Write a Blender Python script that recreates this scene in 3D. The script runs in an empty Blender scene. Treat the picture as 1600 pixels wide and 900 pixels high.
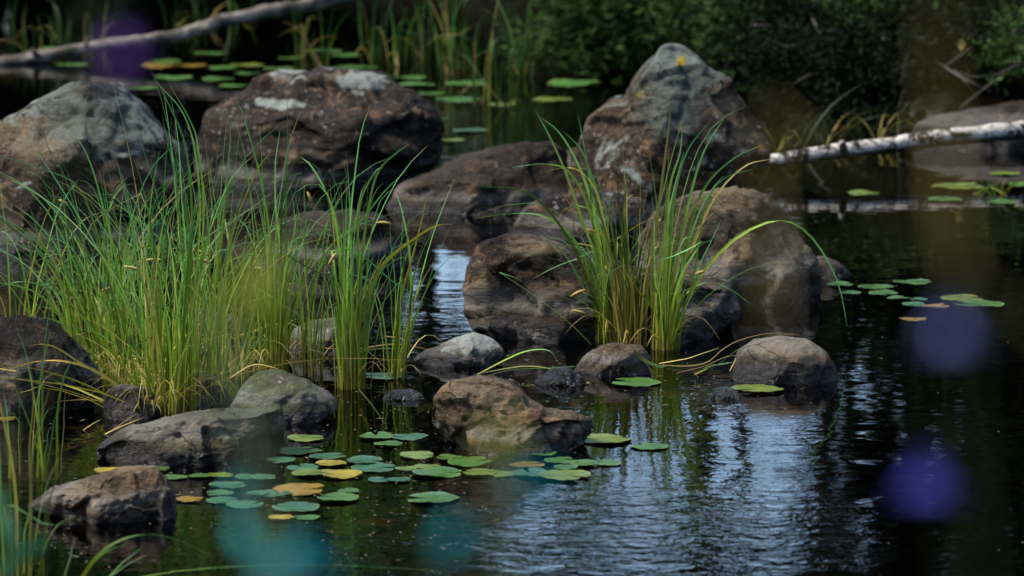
import bpy, math, random
import numpy as np
from mathutils import Vector, Matrix

# ------------------------------------------------------------------ camera, world, light, exposure
scene = bpy.context.scene
COL = scene.collection
R = math.radians
CAM_H = 2.5
F = 6600.0                      # focal length in pixels of the 1600 px wide photograph
PITCH = math.atan((450 + 549) / F)

cam_d = bpy.data.cameras.new("camera")
cam = bpy.data.objects.new("camera", cam_d)
COL.objects.link(cam)
cam.location = (0, 0, CAM_H)
cam.rotation_euler = (math.pi / 2 - PITCH, 0, 0)
cam_d.sensor_width = 36
cam_d.lens = F / 1600 * 36
cam_d.clip_start = 0.05
cam_d.clip_end = 2000
cam_d.dof.use_dof = True
cam_d.dof.focus_distance = 14.2
cam_d.dof.aperture_fstop = 3.8
scene.camera = cam

SUN_EL, SUN_AZ = R(54), R(-98)          # azimuth from +Y towards +X
world = bpy.data.worlds.new("World")
scene.world = world
world.use_nodes = True
wn = world.node_tree
bg = wn.nodes["Background"]
sky = wn.nodes.new("ShaderNodeTexSky")
sky.sky_type = 'NISHITA'
sky.sun_disc = False
sky.sun_elevation = SUN_EL
sky.sun_rotation = SUN_AZ
sky.air_density = 1.0
sky.dust_density = 1.6
sky.ozone_density = 3.5
wn.links.new(sky.outputs[0], bg.inputs[0])
bg.inputs[1].default_value = 0.15
sun_d = bpy.data.lights.new("sun", 'SUN')
sun_d.energy = 2.2
sun_d.angle = R(15)
sun_d.color = (1.0, 0.93, 0.82)
sun = bpy.data.objects.new("sun", sun_d)
COL.objects.link(sun)
sdir = Vector((math.sin(SUN_AZ) * math.cos(SUN_EL), math.cos(SUN_AZ) * math.cos(SUN_EL), math.sin(SUN_EL)))
sun.rotation_euler = sdir.to_track_quat('Z', 'Y').to_euler()
sun.location = (0, 10, 30)
scene.view_settings.view_transform = 'Standard'
scene.view_settings.look = 'None'
scene.view_settings.exposure = 1.38
scene.view_settings.gamma = 1.0
scene.render.engine = 'CYCLES'
scene.cycles.use_denoising = True
scene.cycles.max_bounces = 6
scene.cycles.diffuse_bounces = 2
scene.cycles.glossy_bounces = 3
scene.cycles.transmission_bounces = 4
scene.cycles.transparent_max_bounces = 8
scene.cycles.sample_clamp_indirect = 3.0
scene.cycles.caustics_reflective = False
scene.cycles.caustics_refractive = False

# ------------------------------------------------------------------ helpers
rng = random.Random(7)
nrng = np.random.default_rng(11)
SP, CP = math.sin(PITCH), math.cos(PITCH)


def ray(px, py):
    a, b = (px - 800) / F, -(py - 450) / F
    return Vector((a, CP + b * SP, -SP + b * CP))


def P(px, py, z=0.0):
    """point at height z seen at pixel (px, py) of the 1600x900 photograph"""
    d = ray(px, py)
    t = (z - CAM_H) / d.z
    return Vector((0, 0, CAM_H)) + d * t


def PY(px, py, Y):
    """point at distance Y seen at pixel (px, py)"""
    d = ray(px, py)
    return Vector((0, 0, CAM_H)) + d * (Y / d.y)


_perm = np.random.default_rng(5).permutation(256)
_perm = np.concatenate([_perm, _perm, _perm])
_g = np.random.default_rng(6).normal(size=(256, 3))
_g /= np.linalg.norm(_g, axis=1, keepdims=True)


def pnoise(p):
    i = np.floor(p).astype(int)
    f = p - i
    u = f * f * f * (f * (f * 6 - 15) + 10)
    i &= 255
    out = 0
    for dx in (0, 1):
        for dy in (0, 1):
            for dz in (0, 1):
                h = _perm[_perm[_perm[(i[:, 0] + dx) & 255] + ((i[:, 1] + dy) & 255)] + ((i[:, 2] + dz) & 255)]
                g = _g[h]
                dot = g[:, 0] * (f[:, 0] - dx) + g[:, 1] * (f[:, 1] - dy) + g[:, 2] * (f[:, 2] - dz)
                w = (u[:, 0] if dx else 1 - u[:, 0]) * (u[:, 1] if dy else 1 - u[:, 1]) * (u[:, 2] if dz else 1 - u[:, 2])
                out = out + dot * w
    return out


def fbm(p, octs=4, gain=0.5, ridged=False):
    s, a, q = 0, 1.0, np.array(p, dtype=float)
    for o in range(octs):
        n = pnoise(q)
        if ridged:
            n = 0.5 - np.abs(n) * 1.6
        s = s + n * a
        a *= gain
        q = q * 2.03 + 17.3
    return s


def mesh_np(name, verts, faces, mat=None, smooth=True, attrs=None):
    """faces: (n,3) or (n,4) int array, or list of lists"""
    me = bpy.data.meshes.new(name)
    verts = np.asarray(verts, dtype=np.float32)
    if isinstance(faces, np.ndarray):
        k = faces.shape[1]
        me.vertices.add(len(verts))
        me.vertices.foreach_set("co", verts.ravel())
        me.loops.add(faces.size)
        me.loops.foreach_set("vertex_index", faces.ravel().astype(np.int32))
        me.polygons.add(len(faces))
        me.polygons.foreach_set("loop_start", np.arange(0, faces.size, k, dtype=np.int32))
        me.update(calc_edges=True)
        me.validate()
    else:
        me.from_pydata([tuple(v) for v in verts], [], faces)
        me.update()
    if smooth:
        me.polygons.foreach_set("use_smooth", [True] * len(me.polygons))
    for k_, v in (attrs or {}).items():
        a = me.attributes.new(k_, 'FLOAT', 'POINT')
        a.data.foreach_set("value", np.asarray(v, dtype=np.float32))
    if mat:
        me.materials.append(mat)
    return me


def obj(name, me, parent=None, loc=None):
    o = bpy.data.objects.new(name, me)
    COL.objects.link(o)
    if parent is not None:
        o.parent = parent
    if loc is not None:
        o.location = loc
    return o


def tag(o, label=None, cat=None, group=None, kind=None):
    if label: o["label"] = label
    if cat: o["category"] = cat
    if group: o["group"] = group
    if kind: o["kind"] = kind
    return o


def thing(name, loc, label, cat, group=None, kind=None):
    o = bpy.data.objects.new(name, None)
    o.empty_display_size = 0.1
    COL.objects.link(o)
    o.location = loc
    return tag(o, label, cat, group, kind)


class NT:
    """tiny node-tree writer"""
    def __init__(s, name):
        s.m = bpy.data.materials.new(name)
        s.m.use_nodes = True
        s.t = s.m.node_tree
        s.t.nodes.clear()
        s.out = s.t.nodes.new("ShaderNodeOutputMaterial")

    def n(s, typ, ins=None, **props):
        nd = s.t.nodes.new("ShaderNode" + typ)
        for k, v in props.items():
            setattr(nd, k, v)
        for k, v in (ins or {}).items():
            s.set(nd.inputs[k], v)
        return nd

    def set(s, sock, v):
        if isinstance(v, bpy.types.NodeSocket):
            s.t.links.new(v, sock)
        elif isinstance(v, bpy.types.Node):
            s.t.links.new(v.outputs[0], sock)
        else:
            if hasattr(sock.default_value, "__len__") and len(sock.default_value) == 4 and len(v) == 3:
                v = (*v, 1)
            sock.default_value = v

    def mix(s, fac, a, b, mode='MIX'):
        nd = s.t.nodes.new("ShaderNodeMix")
        nd.data_type = 'RGBA'
        nd.blend_type = mode
        s.set(nd.inputs[0], fac); s.set(nd.inputs[6], a); s.set(nd.inputs[7], b)
        return nd.outputs[2]

    def math(s, op, a, b=0.0, clamp=False):
        nd = s.t.nodes.new("ShaderNodeMath")
        nd.operation = op
        nd.use_clamp = clamp
        s.set(nd.inputs[0], a); s.set(nd.inputs[1], b)
        return nd.outputs[0]

    def rng(s, v, a, b, c=0.0, d=1.0, smooth=True):
        nd = s.t.nodes.new("ShaderNodeMapRange")
        if smooth:
            nd.interpolation_type = 'SMOOTHSTEP'
        nd.clamp = True
        s.set(nd.inputs[0], v)
        for i, x in enumerate((a, b, c, d)):
            s.set(nd.inputs[1 + i], x)
        return nd.outputs[0]

    def noise(s, co, scale, detail=4, rough=0.55, dist=0.0):
        nd = s.n("TexNoise", {"Vector": co, "Scale": scale, "Detail": detail, "Roughness": rough, "Distortion": dist})
        return nd.outputs[0]

    def map(s, co, scale=(1, 1, 1), rot=(0, 0, 0), loc=(0, 0, 0)):
        return s.n("Mapping", {"Vector": co, "Scale": scale, "Rotation": rot, "Location": loc}).outputs[0]

    def end(s, sh):
        s.t.links.new(sh if isinstance(sh, bpy.types.NodeSocket) else sh.outputs[0], s.out.inputs[0])
        return s.m


# ------------------------------------------------------------------ materials
def rock_mat(name, dark, mid, light, lichen=0.0, lichen_col=(0.27, 0.31, 0.27), orange=0.2, moss=0.0, strata=0.0, yellow=0.0,
             seed=0.0, wet_h=0.035, black=0.3):
    dark, mid, light = [tuple(c_ * 0.66 for c_ in q_) for q_ in (dark, mid, light)]
    def _tone(q_):
        l_ = sum(q_) / 3
        q_ = [v_ * 0.85 + l_ * 0.15 for v_ in q_]
        return (q_[0] * 0.37, q_[1] * 0.335, q_[2] * 0.275)
    dark, mid, light = [_tone(q_) for q_ in (dark, mid, light)]
    k = NT(name)
    co0 = k.n("TexCoord").outputs[3]
    co = k.map(co0, loc=(seed * 3.1, seed * 1.7, seed))
    st = k.map(co, scale=(1.0, 1.0, 4.5), rot=(0.1, 0.22, 0))
    big = k.noise(st if strata else co, 2.6, 8, 0.62, 0.6)
    fine = k.noise(co, 19, 10, 0.7)
    grain = k.noise(co, 62, 5, 0.7)
    ramp = k.n("ValToRGB", {0: k.math('ADD', k.math('MULTIPLY', big, 0.6), k.math('MULTIPLY', fine, 0.4))})
    e = ramp.color_ramp.elements
    e[0].position, e[0].color = 0.38, (*dark, 1)
    e[1].position, e[1].color = 0.64, (*light, 1)
    m = e.new(0.5); m.color = (*mid, 1)
    c = ramp.outputs[0]
    c = k.mix(k.rng(grain, 0.3, 0.75), k.mix(1.0, c, (0.58, 0.57, 0.56), 'MULTIPLY'), k.mix(1.0, c, (1.45, 1.42, 1.38), 'MULTIPLY'))
    nz = k.n("SeparateXYZ", {0: k.n("NewGeometry").outputs[1]}).outputs[2]
    if orange:
        om = k.noise(k.map(co, loc=(7, 3, 1)), 5.5, 8, 0.7, 0.8)
        om = k.math('MULTIPLY', k.rng(om, 0.54, 0.66), orange)
        c = k.mix(om, c, k.mix(fine, (0.30, 0.13, 0.05), (0.5, 0.29, 0.14)))
    if lichen:
        lm = k.noise(k.map(co, loc=(2, 9, 4)), 3.4, 12, 0.68, 0.5)
        lm = k.math('ADD', lm, k.math('MULTIPLY', nz, 0.16))
        lm = k.rng(lm, 0.74 - 0.2 * lichen, 0.82 - 0.2 * lichen)
        lm = k.math('MULTIPLY', lm, k.rng(fine, 0.3, 0.55, 0.35, 1.0))
        c = k.mix(lm, c, tuple(v_ * 0.7 for v_ in lichen_col))
        sp = k.noise(k.map(co, loc=(5, 5, 5)), 42, 3, 0.6)
        c = k.mix(k.math('MULTIPLY', k.rng(sp, 0.62, 0.68), 0.55), c, (0.42, 0.40, 0.33))
    def attr(nm):
        return k.n("Attribute", attribute_name=nm).outputs[2]
    edge = k.math('ADD', k.math('MULTIPLY', k.math('SUBTRACT', k.noise(k.map(co, loc=(4, 4, 1)), 8, 10, 0.72, 0.6), 0.5), 2.2), 0.5)
    def patch(c, nm, colr, hard=0.12, amt=1.0):
        mk = k.math('SUBTRACT', k.math('ADD', attr(nm), k.math('ADD', k.math('MULTIPLY', edge, 0.55), k.math('MULTIPLY', k.math('SUBTRACT', fine, 0.5), 1.3))), 0.27)
        return k.mix(k.math('MULTIPLY', k.rng(mk, 0.5 - hard, 0.5 + hard), amt), c, colr)
    c = patch(c, "rust", k.mix(grain, (0.05, 0.034, 0.022), (0.13, 0.09, 0.055)), 0.25, 0.6)
    c = patch(c, "tan", k.mix(grain, (0.085, 0.064, 0.04), (0.27, 0.20, 0.115)), 0.28, 0.7)
    c = patch(c, "lich", k.mix(grain, (0.05, 0.064, 0.053), (0.14, 0.165, 0.13)), 0.2, 0.8)
    c = patch(c, "pale", k.mix(grain, (0.17, 0.19, 0.16), (0.33, 0.35, 0.30)), 0.12, 0.85)
    c = patch(c, "yel", (0.26, 0.19, 0.015), 0.12)
    c = patch(c, "blk", (0.012, 0.012, 0.012), 0.1, 0.9)
    spk = k.noise(k.map(co, loc=(6, 2, 9)), 33, 5, 0.7)
    c = k.mix(k.math('MULTIPLY', k.rng(spk, 0.62, 0.70), 0.6), c, (0.36, 0.29, 0.19))
    c = k.mix(k.math('MULTIPLY', k.rng(spk, 0.38, 0.30), 0.6), c, (0.02, 0.017, 0.014))
    if black:
        bm = k.noise(k.map(co, loc=(1, 6, 8)), 7, 10, 0.75, 0.4)
        bm = k.math('MULTIPLY', k.rng(bm, 0.58, 0.66), black)
        c = k.mix(bm, c, (0.02, 0.02, 0.018))
    if yellow:
        ym = k.noise(k.map(co, loc=(3, 3, 3)), 8, 5, 0.6)
        ym = k.math('MULTIPLY', k.rng(ym, 0.62, 0.68), k.rng(nz, 0.0, 0.5, 0, yellow))
        c = k.mix(k.math('MULTIPLY', ym, 0.5), c, (0.28, 0.19, 0.02))
    if moss:
        mm = k.noise(k.map(co, loc=(8, 1, 2)), 4.5, 8, 0.7)
        mm = k.math('MULTIPLY', k.rng(k.math('ADD', mm, k.math('MULTIPLY', nz, 0.15)), 0.5, 0.68), moss)
        c = k.mix(mm, c, (0.075, 0.10, 0.03))
    wco = k.n("VectorMath", {0: st, 1: k.n("VectorMath", {0: k.n("TexNoise", {"Vector": co, "Scale": 4.0, "Detail": 4}).outputs[1], 1: (0.28, 0.28, 0.28)}, operation='MULTIPLY').outputs[0]}, operation='ADD').outputs[0]
    cv = k.n("TexVoronoi", {"Vector": wco, "Scale": 3.6}, feature='DISTANCE_TO_EDGE').outputs[0]
    cmask = k.math('MULTIPLY', k.rng(cv, 0.003, 0.018, 1, 0), k.rng(k.noise(k.map(co, loc=(9, 2, 5)), 3.0, 4), 0.42, 0.55))
    c = k.mix(k.math('MULTIPLY', cmask, 0.5), c, (0.012, 0.010, 0.009))
    # wet foot just above the water, broken by noise
    pz = k.n("SeparateXYZ", {0: k.n("NewGeometry").outputs[0]}).outputs[2]
    pz = k.math('ADD', pz, k.math('MULTIPLY', k.math('SUBTRACT', big, 0.5), 0.10))
    wet = k.rng(pz, wet_h * 0.4, wet_h * 1.6, 1, 0)
    line = k.math('MULTIPLY', k.rng(pz, wet_h * 1.3, wet_h * 1.9), k.rng(pz, wet_h * 2.1, wet_h * 3.4, 1, 0))
    c = k.mix(k.math('MULTIPLY', line, k.math('MULTIPLY', fine, 0.7)), c, (0.24, 0.23, 0.20))
    c = k.mix(wet, c, k.mix(1.0, c, (0.25, 0.25, 0.26), 'MULTIPLY'))
    rough = k.math('SUBTRACT', k.rng(fine, 0.35, 0.6, 0.5, 0.75), k.math('MULTIPLY', wet, 0.35))
    vor = k.n("TexVoronoi", {"Vector": k.map(co, scale=(1, 1, 1.8)), "Scale": 6.5}, feature='DISTANCE_TO_EDGE').outputs[0]
    crack = k.rng(vor, 0.0, 0.05)
    hgt = k.math('ADD', k.math('MULTIPLY', fine, 0.7), k.math('MULTIPLY', grain, 0.22))
    hgt = k.math('ADD', hgt, k.math('MULTIPLY', crack, 0.05))
    hgt = k.math('ADD', hgt, k.math('MULTIPLY', k.noise(st, 9, 6, 0.7, 0.5), 0.6 if strata else 0.3))
    hgt = k.math('SUBTRACT', hgt, k.math('MULTIPLY', cmask, 0.35))
    bp = k.n("Bump", {"Strength": 0.95, "Distance": 0.036, "Height": hgt})
    b = k.n("BsdfPrincipled", {"Base Color": c, "Roughness": rough, "Normal": bp.outputs[0], "Specular IOR Level": k.math('ADD', 0.10, k.math('MULTIPLY', wet, 0.35))})
    return k.end(b)


def blade_mat(name, base, mid, tip, dry=(0.42, 0.30, 0.10), dry_amt=0.12):
    k = NT(name)
    t = k.n("Attribute", attribute_name="t").outputs[2]
    r = k.n("Attribute", attribute_name="rnd").outputs[2]
    ramp = k.n("ValToRGB", {0: t})
    e = ramp.color_ramp.elements
    e[0].position, e[0].color = 0.02, (*base, 1)
    e[1].position, e[1].color = 0.85, (*tip, 1)
    m = e.new(0.35); m.color = (*mid, 1)
    c = ramp.outputs[0]
    hue = k.n("HueSaturation", {"Hue": k.rng(r, 0, 1, 0.475, 0.52, False), "Value": k.rng(k.math('FRACT', k.math('MULTIPLY', r, 7.3)), 0, 1, 0.4, 1.9, False), "Color": c})
    c = hue.outputs[0]
    isdry = k.math('GREATER_THAN', k.math('FRACT', k.math('MULTIPLY', r, 13.7)), 1 - dry_amt)
    dcol = k.mix(k.math('FRACT', k.math('MULTIPLY', r, 31.1)), dry, (0.30, 0.26, 0.07))
    c = k.mix(k.math('MULTIPLY', isdry, 0.85), c, dcol)
    tipdry = k.math('MULTIPLY', k.rng(t, 0.86, 1.0), k.math('GREATER_THAN', k.math('FRACT', k.math('MULTIPLY', r, 5.9)), 0.6))
    c = k.mix(tipdry, c, (0.40, 0.27, 0.07))
    co = k.n("TexCoord").outputs[3]
    c = k.mix(0.5, c, k.mix(k.noise(co, 30, 3), (0.55, 0.55, 0.5), (1.4, 1.4, 1.3)), 'MULTIPLY')
    d = k.n("BsdfPrincipled", {"Base Color": c, "Roughness": 0.42, "Specular IOR Level": 0.22})
    tr = k.n("BsdfTranslucent", {"Color": k.mix(1.0, c, (1.2, 1.35, 0.6), 'MULTIPLY')})
    ms = k.n("MixShader", {0: 0.32, 1: d.outputs[0], 2: tr.outputs[0]})
    return k.end(ms)


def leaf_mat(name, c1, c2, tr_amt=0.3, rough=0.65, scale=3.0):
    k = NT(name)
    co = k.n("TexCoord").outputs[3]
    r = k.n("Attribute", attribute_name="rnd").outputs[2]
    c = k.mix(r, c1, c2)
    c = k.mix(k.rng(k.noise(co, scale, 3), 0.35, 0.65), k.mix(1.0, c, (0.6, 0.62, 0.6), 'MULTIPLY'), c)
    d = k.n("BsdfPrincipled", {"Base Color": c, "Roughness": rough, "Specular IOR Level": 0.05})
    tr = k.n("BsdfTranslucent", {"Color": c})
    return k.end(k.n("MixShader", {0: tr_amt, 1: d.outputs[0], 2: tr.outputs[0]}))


def pad_mat():
    k = NT("lily_pad_skin")
    oi = k.n("ObjectInfo")
    col = oi.outputs["Color"]
    al = oi.outputs["Alpha"]
    rd = oi.outputs["Random"]
    co = k.n("TexCoord").outputs[3]
    off = k.n("CombineXYZ", {0: k.math('MULTIPLY', rd, 40), 1: k.math('MULTIPLY', rd, 17)}).outputs[0]
    co2 = k.n("VectorMath", {0: co, 1: off}, operation='ADD').outputs[0]
    ang = k.n("Attribute", attribute_name="ang").outputs[2]
    rad = k.n("Attribute", attribute_name="rad").outputs[2]
    vein = k.math('ABSOLUTE', k.math('SINE', k.math('MULTIPLY', ang, 9.0)))
    vein = k.rng(vein, 0.0, 0.22, 1, 0)
    vein = k.math('MULTIPLY', vein, k.rng(rad, 0.05, 0.95, 1, 0.25))
    c = k.mix(k.rng(k.noise(co2, 9, 5, 0.6), 0.35, 0.68), k.mix(1.0, col, (0.72, 0.78, 0.8), 'MULTIPLY'), k.mix(1.0, col, (1.25, 1.15, 0.95), 'MULTIPLY'))
    c = k.mix(k.math('MULTIPLY', vein, 0.5), c, k.mix(1.0, col, (1.7, 1.6, 1.0), 'MULTIPLY'))
    pm = k.noise(k.map(co2, loc=(3, 1, 0)), 7, 4, 0.6)
    pm = k.math('ADD', pm, k.math('MULTIPLY', k.math('SUBTRACT', rad, 0.5), 0.25))
    pm = k.rng(pm, k.math('SUBTRACT', 0.95, k.math('MULTIPLY', al, 0.62)), k.math('SUBTRACT', 1.05, k.math('MULTIPLY', al, 0.58)))
    c = k.mix(pm, c, k.mix(k.noise(co2, 20), (0.17, 0.085, 0.01), (0.30, 0.20, 0.02)))
    sp = k.noise(co2, 55, 3, 0.6)
    c = k.mix(k.math('MULTIPLY', k.rng(sp, 0.66, 0.72), 0.7), c, (0.14, 0.09, 0.03))
    edge = k.math('MULTIPLY', k.rng(rad, 0.93, 1.0), 0.5)
    c = k.mix(edge, c, (0.20, 0.17, 0.05))
    h = k.math('ADD', k.math('MULTIPLY', vein, 0.4), k.noise(co2, 14, 4))
    bp = k.n("Bump", {"Strength": 0.5, "Distance": 0.004, "Height": h})
    b = k.n("BsdfPrincipled", {"Base Color": c, "Roughness": k.rng(k.noise(co2, 12), 0.3, 0.7, 0.2, 0.42), "Normal": bp.outputs[0],
                               "Specular IOR Level": 0.36})
    return k.end(b)


def water_mat():
    k = NT("water_surface")
    co = k.n("NewGeometry").outputs[0]
    w = k.map(co, scale=(0.75, 1.15, 1))
    rip = k.noise(w, 11, 3, 0.55, 0.5)
    rip2 = k.noise(k.map(co, scale=(0.8, 1.2, 1), rot=(0, 0, 0.5)), 27, 2, 0.5, 0.2)
    swell = k.noise(w, 3.0, 2, 0.5)
    area = k.noise(k.map(co, loc=(3.3, 1.2, 0)), 0.42, 3, 0.5)
    sy = k.n("SeparateXYZ", {0: co})
    # breeze touches the open water nearest the shore; the sheltered strip behind the stones stays calm
    near = k.rng(sy.outputs[1], 12.6, 16.5, 1.0, 0.55)
    right = k.rng(sy.outputs[0], -0.5, 0.2, 0.45, 1.0)
    amt = k.math('MULTIPLY', k.math('MULTIPLY', k.rng(area, 0.36, 0.6, 0.3, 1.25), near), right)
    amt = k.math('MULTIPLY', amt, k.rng(sy.outputs[0], 0.68, 1.1, 1.0, 0.1))
    h = k.math('ADD', k.math('MULTIPLY', rip, 1.0), k.math('MULTIPLY', rip2, 0.22))
    h = k.math('ADD', k.math('MULTIPLY', h, amt), k.math('MULTIPLY', swell, 0.7))
    bp = k.n("Bump", {"Strength": 1.0, "Distance": 0.0038, "Height": h})
    fr = k.n("Fresnel", {"IOR": 1.333, "Normal": bp.outputs[0]})
    gl = k.n("BsdfGlossy", {"Color": (1, 1, 1), "Roughness": 0.015, "Normal": bp.outputs[0]})
    tp = k.n("BsdfTransparent", {"Color": (0.22, 0.16, 0.08)})
    return k.end(k.n("MixShader", {0: fr.outputs[0], 1: tp.outputs[0], 2: gl.outputs[0]}))


def ground_mat():
    k = NT("bank_soil")
    co = k.n("NewGeometry").outputs[0]
    a = k.noise(co, 1.6, 8, 0.65)
    b = k.noise(co, 14, 8, 0.7)
    c = k.mix(k.rng(a, 0.35, 0.65), (0.004, 0.0035, 0.002), (0.008, 0.008, 0.0035))
    c = k.mix(k.math('MULTIPLY', k.rng(b, 0.5, 0.75), 0.6), c, (0.022, 0.017, 0.010))
    bp = k.n("Bump", {"Strength": 1.0, "Distance": 0.08, "Height": k.math('ADD', b, a)})
    return k.end(k.n("BsdfPrincipled", {"Base Color": c, "Roughness": 0.9, "Normal": bp.outputs[0], "Specular IOR Level": 0.03}))


def bark_mat(name, dark, light, birch=False):
    k = NT(name)
    co = k.n("TexCoord").outputs[3]
    u = k.n("Attribute", attribute_name="t").outputs[2]
    if birch:
        al = k.n("CombineXYZ", {0: k.math('MULTIPLY', u, 11)}).outputs[0]
        al = k.n("VectorMath", {0: al, 1: k.map(co, scale=(0.0, 5.0, 5.0))}, operation='ADD').outputs[0]
        bands = k.noise(al, 2.2, 6, 0.7, 0.6)
        m = k.rng(bands, 0.50, 0.57)
        m = k.math('MAXIMUM', m, k.math('MULTIPLY', k.rng(k.noise(co, 30, 5, 0.7), 0.52, 0.60), 0.85))
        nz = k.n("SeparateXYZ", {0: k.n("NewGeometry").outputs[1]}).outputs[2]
        m = k.math('MAXIMUM', m, k.math('MULTIPLY', k.rng(k.math('ADD', nz, k.math('MULTIPLY', k.noise(co, 12, 4), 0.8)), -0.05, 0.45, 1, 0), 0.9))  # downward faces darkened: underside shade painted into the bark colour
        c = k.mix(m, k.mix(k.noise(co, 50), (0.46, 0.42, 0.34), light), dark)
    else:
        n = k.noise(k.map(co, scale=(0.35, 1, 1)), 14, 8, 0.7, 0.4)
        c = k.mix(k.rng(n, 0.35, 0.65), dark, light)
        c = k.mix(k.math('MULTIPLY', k.rng(k.noise(co, 5, 6), 0.5, 0.62), 0.7), c, (0.03, 0.027, 0.018))
    bp = k.n("Bump", {"Strength": 0.9, "Distance": 0.02, "Height": k.noise(co, 28, 6, 0.7)})
    return k.end(k.n("BsdfPrincipled", {"Base Color": c, "Roughness": 0.8, "Normal": bp.outputs[0], "Specular IOR Level": 0.1}))


def plain_mat(name, c1, c2, rough=0.5, tr=0.0, scale=20):
    k = NT(name)
    co = k.n("TexCoord").outputs[3]
    c = k.mix(k.noise(co, scale, 4), c1, c2)
    b = k.n("BsdfPrincipled", {"Base Color": c, "Roughness": rough})
    if tr:
        t = k.n("BsdfTranslucent", {"Color": c})
        return k.end(k.n("MixShader", {0: tr, 1: b.outputs[0], 2: t.outputs[0]}))
    return k.end(b)


M = {}
M['water'] = water_mat()
M['ground'] = ground_mat()
M['sedge'] = blade_mat("sedge_blade", (0.18, 0.15, 0.03), (0.175, 0.27, 0.024), (0.09, 0.26, 0.10))
M['sedge_olive'] = blade_mat("sedge_blade_olive", (0.11, 0.08, 0.02), (0.13, 0.13, 0.018), (0.08, 0.15, 0.04), dry_amt=0.2)
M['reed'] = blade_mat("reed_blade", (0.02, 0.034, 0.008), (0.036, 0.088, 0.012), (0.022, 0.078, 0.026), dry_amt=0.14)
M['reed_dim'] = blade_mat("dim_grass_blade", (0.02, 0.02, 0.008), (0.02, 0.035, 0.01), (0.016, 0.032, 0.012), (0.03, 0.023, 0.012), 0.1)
M['dry_blade'] = blade_mat("dry_blade", (0.30, 0.20, 0.09), (0.34, 0.26, 0.08), (0.28, 0.24, 0.07), dry_amt=0.4)
M['yellow_blade'] = blade_mat("yellow_blade", (0.33, 0.26, 0.07), (0.30, 0.30, 0.05), (0.34, 0.24, 0.05), dry_amt=0.1)
M['seed'] = plain_mat("seed_head_husk", (0.28, 0.19, 0.035), (0.42, 0.31, 0.07), 0.7, scale=60)
M['pad'] = pad_mat()
M['birch'] = bark_mat("birch_bark", (0.02, 0.017, 0.013), (0.76, 0.70, 0.57), True)
M['deadwood'] = bark_mat("weathered_wood", (0.06, 0.05, 0.037), (0.30, 0.26, 0.20))
M['bark'] = bark_mat("tree_bark", (0.035, 0.028, 0.02), (0.11, 0.09, 0.07))
M['twig'] = plain_mat("twig_bark", (0.025, 0.02, 0.015), (0.06, 0.05, 0.038), 0.8)
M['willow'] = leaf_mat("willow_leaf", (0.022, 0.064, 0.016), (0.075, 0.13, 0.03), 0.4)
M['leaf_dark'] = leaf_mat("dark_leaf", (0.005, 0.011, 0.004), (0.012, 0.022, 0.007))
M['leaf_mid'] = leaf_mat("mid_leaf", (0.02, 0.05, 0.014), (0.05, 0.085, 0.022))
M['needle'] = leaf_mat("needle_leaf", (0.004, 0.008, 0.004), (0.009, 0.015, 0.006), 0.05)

# ------------------------------------------------------------------ ground, water
def bank_edge(x):
    """distance of the far shore at x"""
    a = np.interp(x, [-30, -6, -3.6, -1.5, -0.4, 0.2, 1.2, 1.75, 2.3, 3.2, 6, 30],
                  [26, 30.0, 31.6, 31.4, 30.0, 25.6, 24.3, 22.8, 21.6, 21.2, 19.5, 16])
    return a


def ground_h(x, y):
    x = np.asarray(x, float); y = np.asarray(y, float)
    e = bank_edge(x)
    d = y - e
    far = np.interp(d, [-3, -0.6, -0.15, 0.15, 1.5, 6, 30, 200], [-0.65, -0.45, -0.1, 0.08, 0.26, 0.7, 1.6, 3.0])
    near = np.interp(y, [-200, -2, 2.0, 4.0, 7.0, 8.6, 9.4, 10.6], [2.2, 1.75, 1.70, 1.15, 0.35, 0.05, -0.2, -0.65])
    side = np.interp(np.abs(x), [0, 26, 30, 60], [0, 0, 0.9, 2.2])
    z = np.where(y < 11, near, np.where(d > -3, far, -0.65))
    z = np.maximum(z, np.where(side > 0, side - 0.65, -9))
    p = np.stack([x * 0.9, y * 0.9, x * 0 + 3.3], -1).reshape(-1, 3)
    n = fbm(p, 4).reshape(x.shape)
    return z + n * 0.16


xs = np.concatenate([np.linspace(-600, -40, 12), np.linspace(-34, -6, 24), np.linspace(-5.6, 5.6, 150), np.linspace(6, 34, 24), np.linspace(40, 600, 12)])
ys = np.concatenate([np.linspace(-500, -12, 10), np.linspace(-10, 8, 50), np.linspace(8.3, 18, 40), np.linspace(18.2, 32, 150), np.linspace(33, 70, 24), np.linspace(80, 900, 12)])
X, Y = np.meshgrid(xs, ys, indexing='ij')
Z = ground_h(X, Y)
nx, ny = len(xs), len(ys)
idx = np.arange(nx * ny).reshape(nx, ny)
quads = np.stack([idx[:-1, :-1], idx[1:, :-1], idx[1:, 1:], idx[:-1, 1:]], -1).reshape(-1, 4)
g = obj("ground", mesh_np("ground", np.stack([X, Y, Z], -1).reshape(-1, 3), quads, M['ground']))
tag(g, kind="structure")
g["label"] = "dark soil of the pond banks and bed"

wx = np.linspace(-32, 32, 33); wy = np.linspace(8, 34, 27)
X, Y = np.meshgrid(wx, wy, indexing='ij')
idx = np.arange(X.size).reshape(X.shape)
quads = np.stack([idx[:-1, :-1], idx[1:, :-1], idx[1:, 1:], idx[:-1, 1:]], -1).reshape(-1, 4)
w = obj("water", mesh_np("water", np.stack([X, Y, X * 0], -1).reshape(-1, 3), quads, M['water']))
tag(w, kind="structure")
w["label"] = "dark rippled pond water mirroring trees and sky"

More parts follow.
